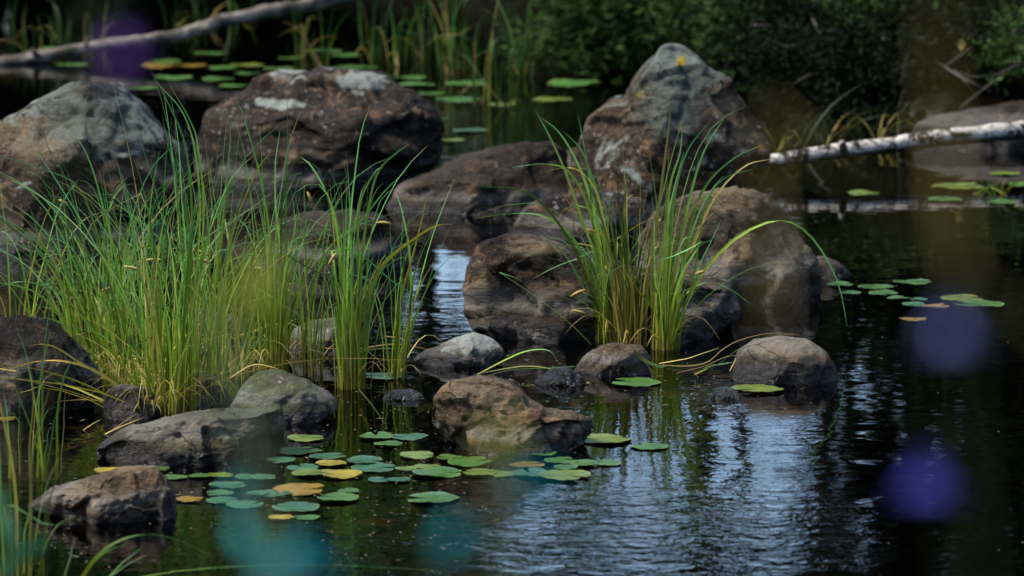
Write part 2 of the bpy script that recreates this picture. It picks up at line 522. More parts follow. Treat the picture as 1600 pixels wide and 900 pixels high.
# ------------------------------------------------------------------ rocks
import bmesh
_ico = {}
def ico(sub):
    if sub not in _ico:
        bm = bmesh.new()
        bmesh.ops.create_icosphere(bm, subdivisions=sub, radius=1)
        v = np.array([p.co[:] for p in bm.verts])
        f = np.array([[q.index for q in p.verts] for p in bm.faces])
        bm.free()
        _ico[sub] = (v, f)
    return _ico[sub]


def normals(v, f):
    n = np.cross(v[f[:, 1]] - v[f[:, 0]], v[f[:, 2]] - v[f[:, 0]])
    out = np.zeros_like(v)
    for i in range(3):
        np.add.at(out, f[:, i], n)
    return out / (np.linalg.norm(out, axis=1, keepdims=True) + 1e-12)


def rock(name, label, pts, water_y, depth, mat, seed, sub=5, cuts=9, rough=1.0, strata=0.0, planes=(), group=None, box=0.75, below=0.25, cat="rock",
         push=0.8, Yc=None, paint=()):
    r = np.random.default_rng(seed)
    cxp = sum(p[0] for p in pts) / len(pts)
    if Yc is None:
        Yc = P(cxp, water_y).y + depth * push
    o2 = []
    zs = []
    for (px, py) in pts:
        q = PY(px, py, Yc)
        o2.append([q.x, q.z])
    o2 = np.array(o2)
    zmin, zmax = o2[:, 1].min(), o2[:, 1].max()
    lowz = zmin + 0.28 * (zmax - zmin)
    low = o2[:, 1] < lowz
    o2[low, 1] -= below * (lowz - o2[low, 1]) / (lowz - zmin + 1e-6)
    c = np.array([(o2[:, 0].min() + o2[:, 0].max()) / 2, o2[:, 1].min() * 0.45 + o2[:, 1].max() * 0.55])
    cen = o2.mean(0)
    c = 0.5 * c + 0.5 * cen
    # radius table
    n = len(o2)
    ths = np.linspace(-np.pi, np.pi, 721)
    Rr = np.zeros_like(ths)
    A, B = o2, np.roll(o2, -1, 0)
    for i, th in enumerate(ths):
        d = np.array([np.cos(th), np.sin(th)])
        e = B - A
        det = d[0] * (-e[:, 1]) - d[1] * (-e[:, 0])
        ac = A - c
        det = np.where(np.abs(det) < 1e-12, 1e-12, det)
        t = (ac[:, 0] * (-e[:, 1]) - ac[:, 1] * (-e[:, 0])) / det
        s = (d[0] * ac[:, 1] - d[1] * ac[:, 0]) / det
        ok = (t > 0) & (s >= -1e-6) & (s <= 1 + 1e-6)
        Rr[i] = t[ok].max() if ok.any() else 0
    bad = Rr <= 0
    if bad.any():
        Rr[bad] = np.interp(ths[bad], ths[~bad], Rr[~bad])
    kern = np.ones(5) / 5
    Rr = np.convolve(np.concatenate([Rr[-3:-1], Rr, Rr[1:3]]), kern, 'valid')
    jag = np.zeros_like(Rr)
    for nk_, am_ in ((17, 0.012), (41, 0.007), (90, 0.004)):
        kn = r.normal(size=nk_); kn = np.append(kn, kn[0])
        jag += am_ * np.interp(ths, np.linspace(-np.pi, np.pi, nk_ + 1), kn)
    Rr = Rr * (1 + jag * rough)
    v, f = ico(sub)
    # orient so that poles of the sphere point along y
    sx, sy, sz = v[:, 0], v[:, 1], v[:, 2]
    th = np.arctan2(sz, sx)
    rho = np.sqrt(sx ** 2 + sz ** 2)
    Rv = np.interp(th, ths, Rr)
    rr = Rv * rho ** box
    W = (o2[:, 0].max() - o2[:, 0].min()) / 2
    H = (o2[:, 1].max() - o2[:, 1].min()) / 2
    q = np.stack([(rr * np.cos(th)) / W, np.sign(sy) * np.abs(sy) ** 0.8, (rr * np.sin(th)) / H], 1)
    sil = (o2 - c) / np.array([W, H])
    pl = list(planes)
    for (a, b, cc) in ((-0.5, -0.8, 0.22), (0.5, -0.8, 0.2), (0.05, -0.62, 0.75), (0.0, -1.0, -0.05), (-0.35, -0.6, 0.6), (0.4, -0.6, 0.55)):
        nn = np.array([a, b, cc]) + r.normal(size=3) * 0.10 * min(1.0, rough); nn /= np.linalg.norm(nn)
        lim = (sil @ nn[[0, 2]]).max()
        pl.append((*nn, -max(0.62 + 0.12 * r.random() + (0.12 if rough < 0.65 else 0), lim * 0.99)))
    for _ in range(int(cuts * 0.9)):
        ny_ = -r.uniform(0.35, 0.95) if r.random() < 0.75 else r.uniform(0.4, 0.9)
        a = r.uniform(-0.5, math.pi + 0.5)
        s = math.sqrt(1 - ny_ ** 2)
        pl.append((math.cos(a) * s, ny_, math.sin(a) * s, r.uniform(0.70, 0.95)))
    for (a, b, cc, d) in pl:
        nn = np.array([a, b, cc]); nn = nn / np.linalg.norm(nn)
        dd = max(d, 0.975 * (sil @ nn[[0, 2]]).max()) if d > 0 else -d
        ex = q @ nn - dd
        m = ex > 0
        q[m] -= ex[m, None] * nn * 0.94
    p = q * np.array([W, depth, H])
    S = min(W, H, depth) if min(W, H, depth) > 0.05 else 0.05
    S = (W + H + depth) / 3
    nrm = normals(p, f)
    off = r.uniform(0, 50, 3)
    pn = p / S
    big = fbm(pn * 1.1 + off, 3)
    p = p + nrm * (big * 0.03 * S * rough)[:, None] * np.array([0.5, 1, 0.5])
    nrm = normals(p, f)
    # fractured blocks: every cell of a warped Voronoi split gets its own tilt and offset, so faces meet in crisp breaks
    warp = np.stack([fbm(pn * 2.2 + off + 11 * k_, 3) for k_ in range(3)], 1)
    disp = np.zeros(len(p))
    strv = np.array([1, 1, 1 + 1.6 * strata])
    for cnt, tilt_a, off_a, wa in ((16, 0.50, 0.035, 0.06), (90, 0.38, 0.014, 0.06), (600, 0.20, 0.004, 0.04)):
        if cnt == 700 and sub < 6:
            continue
        sites = p[r.integers(0, len(p), cnt)] / S * strv
        pw = (pn + warp * wa) * strv
        best = np.full(len(p), 1e9); bi = np.zeros(len(p), int)
        for q0 in range(0, cnt, 50):
            d2 = ((pw[:, None, :] - sites[None, q0:q0 + 50, :]) ** 2).sum(2)
            j = d2.argmin(1); dm = d2[np.arange(len(p)), j]
            m = dm < best
            best[m] = dm[m]; bi[m] = j[m] + q0
        tv = r.normal(size=(cnt, 3)) * tilt_a
        ov = r.normal(size=cnt) * off_a
        loc = (pw - sites[bi]) / strv
        dd = (loc * tv[bi]).sum(1)
        disp += np.clip(dd * 0.6 + ov[bi], -0.07, 0.06) * S * rough * (0.75 if cnt > 30 else 1.0)
    side = np.clip(1.15 - np.abs(nrm[:, 1]) , 0.25, 1)      # keep the outline close to its true course
    outl = np.clip(np.abs(nrm[:, 1]) * 1.6, 0.35, 1)
    disp *= outl
    cr = fbm(pn * 2.3 * np.array([1, 1, 1 + strata]) + off + 30, 3, ridged=True)
    disp += np.minimum(0, 0.55 - cr) * 0.055 * S * rough * outl
    disp += fbm(pn * 7.0 + off, 4, 0.6) * 0.012 * S * rough
    disp += fbm(pn * 26.0 + off, 3, 0.6) * 0.006 * S * rough
    p = p + nrm * disp[:, None]
    base = np.array([c[0], Yc, 0.0])
    p = p + np.array([0, 0, c[1]])
    attrs = {k_: np.zeros(len(p)) for k_ in ("rust", "tan", "lich", "pale", "yel", "blk")}
    for (kind_, qx, qy, rx, ry) in paint:
        a_ = PY(qx, qy, Yc - depth * 0.6)
        rx_, ry_ = rx / F * Yc, ry / F * Yc
        d_ = np.sqrt(((p[:, 0] + base[0] - a_.x) / rx_) ** 2 + ((p[:, 2] - a_.z) / ry_) ** 2)
        attrs[kind_] = np.maximum(attrs[kind_], np.clip(1 - d_ * 0.5, 0, 1) * (p[:, 1] < depth * 0.4))
    me = mesh_np(name, p, f, mat, True, attrs)
    o = obj(name, me, loc=Vector(base))
    tag(o, label, cat, group)
    return o


RM = {
    'grey_lichen': rock_mat("rock_grey_lichen", (0.03, 0.024, 0.02), (0.13, 0.11, 0.095), (0.34, 0.28, 0.22), lichen=0.6, orange=0.45, seed=1, black=0.6),
    'brown': rock_mat("rock_brown_strata", (0.022, 0.017, 0.015), (0.105, 0.085, 0.075), (0.28, 0.22, 0.18), lichen=0.12, orange=0.35, strata=1, seed=2),
    'peak': rock_mat("rock_peak_lichen", (0.03, 0.023, 0.018), (0.13, 0.10, 0.078), (0.34, 0.26, 0.18), lichen=0.62, orange=0.45, yellow=0.8, seed=3, black=0.55),
    'plain': rock_mat("rock_plain_brown", (0.06, 0.048, 0.038), (0.15, 0.12, 0.095), (0.25, 0.20, 0.16), orange=0.15, seed=4),
    'dark': rock_mat("rock_dark_brown", (0.012, 0.010, 0.009), (0.075, 0.06, 0.052), (0.24, 0.185, 0.145), orange=0.25, strata=1, seed=5, wet_h=0.06),
    'beige': rock_mat("rock_grey_beige", (0.09, 0.077, 0.065), (0.24, 0.205, 0.165), (0.42, 0.35, 0.27), orange=0.22, seed=6, wet_h=0.06),
    'pale': rock_mat("rock_pale_grey", (0.20, 0.20, 0.20), (0.42, 0.42, 0.42), (0.66, 0.65, 0.62), orange=0.05, seed=7, wet_h=0.03),
    'gold': rock_mat("rock_golden_brown", (0.04, 0.032, 0.024), (0.20, 0.155, 0.115), (0.56, 0.42, 0.27), orange=0.55, seed=8, wet_h=0.03),
    'moss': rock_mat("rock_mossy", (0.12, 0.115, 0.095), (0.27, 0.265, 0.215), (0.46, 0.45, 0.36), moss=0.55, orange=0.05, seed=9, lichen=0.2),
    'slate': rock_mat("rock_blue_slate", (0.05, 0.055, 0.07), (0.12, 0.13, 0.16), (0.22, 0.23, 0.27), orange=0.0, seed=10, wet_h=0.08),
    'mossdark': rock_mat("rock_dark_mossy", (0.03, 0.027, 0.022), (0.11, 0.10, 0.08), (0.22, 0.19, 0.14), moss=0.3, orange=0.15, seed=12, wet_h=0.05),
}
rock("boulder", "pale lichen-crusted boulder with a peaked top behind the sedge at the left edge",
     [(-75, 245), (-40, 215), (0, 194), (60, 160), (105, 135), (150, 127), (188, 139), (215, 166), (250, 200), (283, 235), (300, 290), (305, 380), (250, 410), (60, 410), (-70, 400)],
     402, 0.5, RM['grey_lichen'], 21, paint=[('lich', 160, 190, 85, 50), ('lich', 90, 160, 60, 20), ('tan', 70, 215, 60, 28), ('rust', 30, 235, 70, 35), ('blk', 150, 150, 35, 12), ('rust', 200, 290, 90, 40), ('tan', 215, 262, 30, 14)], sub=6, cuts=8, planes=[(0.45, -0.7, 0.55, 0.72), (-0.55, -0.75, 0.35, 0.78)], rough=0.8)
rock("boulder", "broad brown layered boulder with two pale lichen patches behind the sedge",
     [(308, 215), (325, 172), (368, 150), (398, 121), (440, 110), (500, 112), (560, 117), (600, 128), (642, 144), (672, 160), (689, 186), (689, 232), (676, 262), (640, 275), (600, 290), (480, 330), (340, 330), (312, 290)],
     300, 0.55, RM['brown'], 22, paint=[('pale', 442, 126, 26, 9), ('pale', 565, 137, 36, 14), ('pale', 430, 168, 34, 7), ('tan', 480, 240, 40, 8), ('rust', 640, 230, 30, 12), ('blk', 620, 190, 30, 6), ('tan', 560, 130, 60, 8)], sub=6, cuts=7, strata=1.0, planes=[(0.1, -0.75, 0.65, 0.70), (0.85, -0.5, -0.1, 0.80), (0.0, -0.95, -0.3, 0.78)])
rock("boulder", "tall pointed boulder with grey and yellow lichen on its peak",
     [(906, 215), (915, 183), (942, 163), (972, 158), (985, 138), (1005, 106), (1022, 88), (1030, 73), (1050, 67), (1072, 69), (1084, 80), (1104, 106), (1122, 118), (1140, 128), (1152, 152), (1182, 190), (1197, 226), (1194, 247), (1165, 262), (1140, 300), (1090, 345), (960, 350), (905, 330), (890, 270)],
     345, 0.42, RM['peak'], 23, paint=[('lich', 1060, 130, 50, 40), ('lich', 1040, 180, 45, 35), ('lich', 1060, 80, 40, 14), ('yel', 1066, 101, 7, 6), ('tan', 1130, 165, 28, 22), ('tan', 1165, 215, 22, 14), ('rust', 960, 190, 60, 30), ('lich', 1110, 120, 30, 15)], sub=6, cuts=8, planes=[(0.45, -0.8, 0.35, 0.60), (-0.6, -0.75, 0.25, 0.62)], below=0.2, rough=0.75)
rock("boulder", "grey beige boulder with a rounded back right of the green sedge clump",
     [(1000, 380), (1020, 335), (1045, 318), (1085, 307), (1130, 298), (1180, 304), (1216, 325), (1250, 364), (1274, 400), (1285, 440), (1280, 478), (1230, 500), (1100, 505), (1010, 470)],
     480, 0.42, RM['beige'], 24, paint=[('tan', 1135, 315, 50, 16), ('tan', 1200, 400, 60, 40), ('blk', 1262, 456, 22, 14)], sub=6, cuts=8, planes=[(0.4, -0.8, 0.4, 0.74)])  # black patch paints in the dark of a wet hollow
rock("boulder", "dark craggy brown boulder directly behind the green sedge clump, water in front",
     [(727, 490), (728, 440), (738, 398), (758, 381), (800, 373), (850, 381), (905, 398), (960, 410), (1040, 425), (1100, 438), (1140, 452), (1152, 476), (1150, 505), (1122, 528), (1100, 545), (950, 545), (820, 530), (740, 508)],
     538, 0.36, RM['dark'], 125, paint=[('tan', 745, 480, 18, 50), ('tan', 850, 395, 50, 10), ('tan', 1060, 500, 70, 22), ('rust', 860, 480, 60, 30)], sub=6, cuts=10, strata=0.8, rough=1.15, planes=[(-0.2, -0.9, 0.35, 0.74), (0.35, -0.85, 0.3, 0.70), (0.6, -0.75, -0.4, 0.66)])
rock("boulder", "golden brown angular rock rising from the lily pads in front",
     [(672, 700), (668, 645), (679, 612), (700, 593), (740, 587), (782, 592), (806, 602), (828, 628), (858, 646), (892, 648), (920, 655), (933, 667), (925, 682), (880, 692), (850, 703), (800, 716), (750, 718), (715, 708)],
     712, 0.20, RM['gold'], 126, paint=[('tan', 740, 615, 60, 24), ('tan', 790, 640, 30, 16), ('tan', 800, 680, 30, 12)], sub=6, cuts=9, rough=1.0, planes=[(-0.8, -0.4, -0.45, -0.58), (0.2, -0.8, 0.5, 0.66), (0.75, -0.6, 0.3, 0.55)], below=0.15)
rock("boulder", "long low dark rock with a mossy crown left of the lily pads",
     [(147, 720), (151, 700), (178, 683), (210, 670), (250, 660), (300, 650), (345, 646), (385, 645), (440, 634), (446, 660), (446, 705), (400, 722), (300, 730), (160, 735)],
     730, 0.22, RM['mossdark'], 27, paint=[('tan', 300, 680, 70, 16)], sub=6, cuts=8, planes=[(0, -0.85, 0.5, 0.62)], below=0.15)
rock("boulder", "angular grey brown rock in the lower left corner with a rusty front",
     [(42, 795), (70, 776), (110, 760), (160, 745), (200, 734), (240, 731), (264, 750), (274, 770), (276, 800), (264, 818), (200, 824), (150, 816), (95, 806)],
     820, 0.19, RM['gold'], 28, paint=[('tan', 200, 742, 60, 8), ('rust', 190, 800, 25, 14), ('tan', 130, 775, 50, 14)], sub=6, cuts=9, planes=[(-0.6, -0.6, -0.6, 0.55), (0.15, -0.7, 0.7, 0.62)], below=0.12)
rock("boulder", "pale greenish smooth rock between the long dark rock and the sedge",
     [(360, 630), (380, 600), (404, 583), (440, 583), (482, 597), (518, 622), (529, 635), (490, 652), (446, 672), (390, 670)],
     664, 0.2, RM['moss'], 29, cuts=6, rough=0.6, below=0.12)
rock("boulder", "dark mottled boulder under drooping yellow blades at the left edge",
     [(-60, 515), (-10, 497), (30, 494), (62, 500), (92, 522), (130, 560), (152, 600), (163, 650), (80, 665), (-60, 665)],
     652, 0.3, RM['dark'], 30, sub=6, cuts=8, planes=[(0.6, -0.75, 0.1, 0.7), (-0.1, -0.8, 0.6, 0.74)])
rock("boulder", "low sloping grey slab between the layered boulder and the pointed boulder",
     [(594, 318), (620, 296), (680, 267), (732, 245), (790, 231), (860, 226), (884, 242), (900, 285), (880, 330), (760, 340), (640, 338)],
     338, 0.4, RM['plain'], 31, sub=6, cuts=6, strata=0.3, rough=0.7)
rock("boulder", "dull brown rounded rock standing behind the middle sedge stems",
     [(415, 380), (430, 345), (470, 333), (540, 332), (592, 340), (628, 360), (643, 390), (640, 425), (540, 440), (430, 430)],
     428, 0.3, RM['plain'], 32, cuts=6, rough=0.8)
rock("boulder", "low brown rock at the foot of the pointed boulder, left of it",
     [(800, 350), (815, 328), (850, 312), (905, 302), (960, 302), (1010, 315), (1015, 360), (960, 385), (860, 385), (815, 370)],
     378, 0.3, RM['brown'], 33, cuts=6, rough=0.8)
rock("stone", "small blunt stone wedged between grey slab and pointed boulder",
     [(876, 250), (884, 236), (905, 230), (924, 238), (930, 262), (915, 280), (885, 278)], 275, 0.12, RM['plain'], 34, sub=4, cuts=5, below=0.1)
rock("stone", "flat pale grey stone just above water left of the dark craggy boulder",
     [(646, 558), (680, 545), (712, 531), (742, 523), (774, 534), (789, 549), (782, 566), (755, 578), (700, 582), (660, 570)],
     576, 0.17, RM['pale'], 35, paint=[('pale', 748, 537, 52, 18)], cuts=7, below=0.06, rough=0.7, planes=[(0.1, -0.3, 0.9, 0.55), (-0.3, -0.8, 0.5, 0.6)])
rock("stone", "brown humped stone at the foot of the green sedge clump",
     [(893, 580), (914, 555), (940, 540), (970, 535), (1002, 540), (1017, 560), (1018, 588), (960, 594), (900, 592)], 590, 0.15, RM['gold'], 36, cuts=6, below=0.08, rough=0.7)
rock("stone", "small wet blue grey stone in front of the brown humped stone",
     [(836, 597), (855, 580), (885, 573), (905, 585), (918, 598), (905, 607), (860, 608)], 605, 0.09, RM['slate'], 37, sub=4, cuts=6, below=0.04)
rock("stone", "smooth dome-shaped grey stone in open water on the right",
     [(1143, 585), (1152, 552), (1178, 534), (1220, 527), (1266, 533), (1292, 551), (1307, 577), (1310, 598), (1280, 606), (1160, 604)],
     602, 0.2, RM['beige'], 38, paint=[('tan', 1230, 545, 60, 14)], cuts=3, rough=0.45, below=0.1)
rock("stone", "tiny wet stone barely above water below the smooth dome stone",
     [(1108, 622), (1118, 611), (1135, 608), (1152, 612), (1158, 622), (1130, 627)], 625, 0.05, RM['slate'], 39, sub=4, cuts=4, below=0.03)
rock("stone", "grey stone half hidden inside the dense left sedge",
     [(285, 525), (295, 497), (315, 486), (348, 490), (378, 510), (385, 545), (330, 560), (290, 555)], 556, 0.14, RM['beige'], 40, cuts=6)
rock("stone", "mossy rounded stone behind the stems of the middle sedge",
     [(446, 545), (458, 517), (490, 502), (530, 499), (562, 512), (574, 535), (560, 556), (500, 562), (455, 560)], 556, 0.15, RM['moss'], 41, cuts=5, rough=0.7, below=0.08)
rock("stone", "dark stone under the roots of the left sedge",
     [(156, 655), (164, 616), (190, 600), (232, 608), (250, 640), (250, 660), (200, 668)], 660, 0.14, RM['dark'], 42, cuts=6)
rock("stone", "flat dark stone awash right of the reed stems",
     [(596, 622), (612, 611), (640, 609), (662, 618), (655, 628), (610, 629)], 627, 0.07, RM['slate'], 43, sub=4, cuts=4, below=0.03)
rock("stone", "small stone sheltering behind the right flank of the grey beige boulder",
     [(1268, 420), (1272, 402), (1290, 400), (1315, 414), (1329, 428), (1322, 440), (1280, 444)], 440, 0.1, RM['beige'], 44, sub=4, cuts=5, below=0.06)
rock("stone", "low dark stone beneath the sedge near the mossy rounded stone",
     [(262, 640), (268, 600), (300, 582), (340, 590), (362, 625), (350, 648), (290, 655)], 640, 0.14, RM['dark'], 45, cuts=6)
rock("boulder", "wide dull brown boulder on the far bank behind the birch trunk",
     [(1424, 232), (1428, 196), (1460, 182), (1530, 172), (1600, 160), (1680, 165), (1720, 215), (1700, 246), (1600, 250), (1480, 244)],
     236, 0.35, RM['dark'], 46, cuts=5, rough=0.6)
rock("boulder", "small tan boulder behind the wide boulder on the far bank",
     [(1420, 190), (1424, 162), (1450, 148), (1485, 143), (1500, 165), (1498, 200), (1450, 210)], 205, 0.2, RM['plain'], 47, sub=4, cuts=5, rough=0.6)

# ------------------------------------------------------------------ grass blades
class Ribbons:
    def __init__(s):
        s.v, s.f, s.t, s.r = [], [], [], []

    def add(s, pts, width, side, rnd, fold=0.25, seg=12, taper0=0.7):
        """pts: (n,3) control path, resampled; side: unit horizontal vector giving the width direction"""
        pts = np.asarray(pts, float)
        n = len(pts)
        tt = np.linspace(0, 1, n)
        ts = np.linspace(0, 1, seg)
        if n > 3:
            c = catmull(pts, ts)
        else:
            c = np.stack([np.interp(ts, tt, pts[:, k]) for k in range(3)], 1)
        tan = np.gradient(c, axis=0)
        tan /= np.linalg.norm(tan, axis=1, keepdims=True) + 1e-9
        side = np.asarray(side, float)
        sd = side - tan * (tan @ side)[:, None]
        sd /= np.linalg.norm(sd, axis=1, keepdims=True) + 1e-9
        nr = np.cross(tan, sd)
        wprof = width * np.clip(np.minimum(taper0 + ts * 2.0, 1.0), 0, 1) * np.clip((1 - ts) ** 0.62, 0.02, 1) * 0.5
        b = sum(len(x) for x in s.v)
        L = c - sd * wprof[:, None]
        C = c + nr * (wprof * fold)[:, None]
        Rr = c + sd * wprof[:, None]
        s.v.append(np.stack([L, C, Rr], 1).reshape(-1, 3))
        i = np.arange(seg - 1) * 3 + b
        s.f.append(np.concatenate([np.stack([i, i + 1, i + 4, i + 3], 1), np.stack([i + 1, i + 2, i + 5, i + 4], 1)]))
        s.t.append(np.repeat(ts, 3)); s.r.append(np.full(seg * 3, rnd))

    def build(s, name, mat, parent=None, org=(0, 0, 0)):
        v = np.concatenate(s.v) - np.asarray(org)
        me = mesh_np(name, v, np.concatenate(s.f), mat, True, {"t": np.concatenate(s.t), "rnd": np.concatenate(s.r)})
        return obj(name, me, parent)


def catmull(p, ts):
    n = len(p)
    e = np.vstack([2 * p[0] - p[1], p, 2 * p[-1] - p[-2]])
    u = ts * (n - 1)
    i = np.minimum(u.astype(int), n - 2)
    f = (u - i)[:, None]
    a, b, c, d = e[i], e[i + 1], e[i + 2], e[i + 3]
    return 0.5 * (2 * b + (c - a) * f + (2 * a - 5 * b + 4 * c - d) * f ** 2 + (3 * b - 3 * c + d - a) * f ** 3)


def rand_blade(r, base, spread, h, lean, bias, droop):
    a = r.uniform(0, 2 * math.pi)
    rad = spread * math.sqrt(r.random())
    b = np.array([base[0] + math.cos(a) * rad, base[1] + math.sin(a) * rad, base[2]])
    la = a + r.gauss(0, 0.9)
    L = abs(r.gauss(lean, lean * 0.9)) * h
    if r.random() < 0.15:
        L *= 2.2
    dx, dy = math.cos(la) * L + bias * h * r.uniform(0.2, 1.5), math.sin(la) * L * 0.8
    dr = max(0, r.gauss(droop, droop * 0.9))
    if r.random() < 0.25:
        dr += r.uniform(0.1, 0.35)
    ks = np.linspace(0, 1, 8)
    ex = r.uniform(1.3, 2.4)
    sg = 1 if dx > 0 else -1
    hor = ks ** ex * (1 + dr * ks)
    p = np.stack([b[0] + dx * hor + sg * dr * h * 0.35 * ks ** 4, b[1] + dy * hor, b[2] + h * (ks - dr * ks ** 5 * 0.9)], 1)
    p[1:, 0] += np.cumsum([r.gauss(0, 0.003) for _ in range(7)])
    if r.random() < 0.10:                                   # a broken blade: the top folds over
        kx = r.choice((4, 5)); d = r.choice((-1, 1))
        for q in range(kx + 1, 8):
            s_ = (q - kx) / 7 * h
            p[q] = p[kx] + np.array([d * s_ * 0.8, 0, -s_ * r.uniform(0.2, 0.5)])
    return p


def hero_pts(pp, Yb, drift=0.0):
    n = len(pp)
    out = []
    for i, (x, y) in enumerate(pp):
        q = PY(x, y, Yb + drift * i / (n - 1))
        out.append((q.x, q.y, q.z))
    return np.array(out)


def tuft(name, label, px, py, n, hpx, spread=0.05, lean=0.12, bias=0.0, droop=0.15, width=0.010, mat='sedge', fine=60, heroes=(), seeds=0, seed=0,
         group=None, hvar=0.22, cat="sedge clump", seg=12, dead=8, z0=-0.06):
    r = random.Random(seed)
    b = P(px, py)
    sc = F / b.length
    h = hpx / sc
    root = thing(name, (b.x, b.y, 0), label, cat, group)
    org = (b.x, b.y, 0)
    for _ in range(n):
        hh = h * max(0.3, r.gauss(1, hvar)) if r.random() < 0.85 else h * r.uniform(0.35, 0.7)
        p = rand_blade(r, (b.x, b.y, z0), spread, hh + 0.06, lean, bias, droop)
        rb = Ribbons()
        sa = r.gauss(0, 0.8)
        rb.add(p, width * r.uniform(0.55, 1.25), (math.cos(sa), math.sin(sa), 0), r.random(), seg=seg)
        rb.build("blade", M[mat], root, org)
    for hp in heroes:
        wd = width * 1.15
        m = mat
        if isinstance(hp, dict):
            wd = hp.get('w', wd); m = hp.get('m', mat); pts = hp['p']
        else:
            pts = hp
        rb = Ribbons()
        rb.add(hero_pts(pts, b.y, r.uniform(-0.15, 0.12)), wd, (1, r.uniform(-.3, .3), 0.05), r.random() * 0.9, seg=20)
        rb.build("blade", M[m], root, org)
    if fine:
        rb = Ribbons()
        for _ in range(fine):
            hh = h * r.uniform(0.4, 1.12)
            p = rand_blade(r, (b.x, b.y, z0), spread * 1.25, hh + 0.06, lean * 1.25, bias, droop * 1.3)
            sa = r.gauss(0, 0.9)
            rb.add(p, width * r.uniform(0.25, 0.5), (math.cos(sa), math.sin(sa), 0), r.random(), seg=9)
        o = rb.build("fine_blades", M[mat], root, org)
        o["kind"] = "stuff"
    if dead:
        rb = Ribbons()
        for _ in range(dead):
            a = r.uniform(0, 6.28)
            L = r.uniform(0.10, 0.32)
            q = [(b.x + math.cos(a) * L * k_, b.y + math.sin(a) * L * k_, z0 + 0.25 * L * 2 * math.sin(k_ * 2.6) + 0.05) for k_ in (0, 0.25, 0.5, 0.75, 1)]
            rb.add(q, width * 0.6, (-math.sin(a), math.cos(a), 0), r.random(), seg=8)
        o = rb.build("dead_blades", M['dry_blade'], root, org)
        o["kind"] = "stuff"
    for _ in range(seeds):
        # a short hanging spike on a thin stalk
        hh = h * r.uniform(0.6, 0.98)
        p = rand_blade(r, (b.x, b.y, z0), spread, hh, lean * 0.8, bias, 0.05)
        rb = Ribbons()
        rb.add(p, 0.004, (1, 0, 0), r.random(), seg=10)
        st = rb.build("seed_stalk", M['sedge_olive'], root, org)
        tip = p[-1]
        dx = r.choice((-1, 1))
        el = r.uniform(-0.5, 1.3); ln = r.uniform(0.035, 0.06)
        path = [tip + np.array([dx * ln * k_ * math.cos(el), 0, ln * k_ * math.sin(el) - 0.008 * k_ * k_]) for k_ in (-0.05, 0.25, 0.5, 0.75, 1.0)]
        me = tube_mesh("seed_head", path, [0.003, 0.005, 0.006, 0.005, 0.002], 7, M['seed'], org=org)
        obj("seed_head", me, st)
    return root


def tube_mesh(name, path, rad, nseg, mat, org=(0, 0, 0), noise=0.0, res=None, seed=0):
    path = np.asarray(path, float); rad = np.asarray(rad, float)
    n = res or len(path)
    ts = np.linspace(0, 1, n)
    if len(path) > 2 and res:
        c = catmull(path, ts)
    else:
        c = np.stack([np.interp(ts, np.linspace(0, 1, len(path)), path[:, k]) for k in range(3)], 1)
    rr = np.interp(ts, np.linspace(0, 1, len(rad)), rad)
    tan = np.gradient(c, axis=0)
    tan /= np.linalg.norm(tan, axis=1, keepdims=True) + 1e-9
    up = np.array([0, 0, 1.0]) if abs(tan[0][2]) < 0.9 else np.array([1.0, 0, 0])
    s1 = np.cross(tan, up); s1 /= np.linalg.norm(s1, axis=1, keepdims=True) + 1e-9
    s2 = np.cross(s1, tan)
    an = np.linspace(0, 2 * np.pi, nseg, endpoint=False)
    v = c[:, None, :] + (np.cos(an)[None, :, None] * s1[:, None, :] + np.sin(an)[None, :, None] * s2[:, None, :]) * rr[:, None, None]
    v = v.reshape(-1, 3)
    if noise:
        d = v - np.repeat(c, nseg, 0)
        k = fbm(v * 9 + seed, 4) * noise
        k2 = fbm(v * 40 + seed, 2) * noise * 0.25
        v = np.repeat(c, nseg, 0) + d * (1 + k + k2)[:, None]
    f = []
    i = np.arange(n - 1)[:, None] * nseg + np.arange(nseg)[None, :]
    j = np.arange(n - 1)[:, None] * nseg + (np.arange(nseg)[None, :] + 1) % nseg
    f = np.stack([i, j, j + nseg, i + nseg], -1).reshape(-1, 4)
    # caps as fans of quads degenerate: add centre verts
    v = np.vstack([v, c[:1], c[-1:]])
    base = n * nseg
    fl = f.tolist()
    for k_ in range(nseg):
        fl.append([base, (k_ + 1) % nseg, k_])
        fl.append([base + 1, (n - 1) * nseg + k_, (n - 1) * nseg + (k_ + 1) % nseg])
    t = np.concatenate([np.repeat(ts, nseg), [0, 1]])
    return mesh_np(name, v - np.asarray(org), fl, mat, True, {"t": t, "rnd": t * 0 + 0.5})


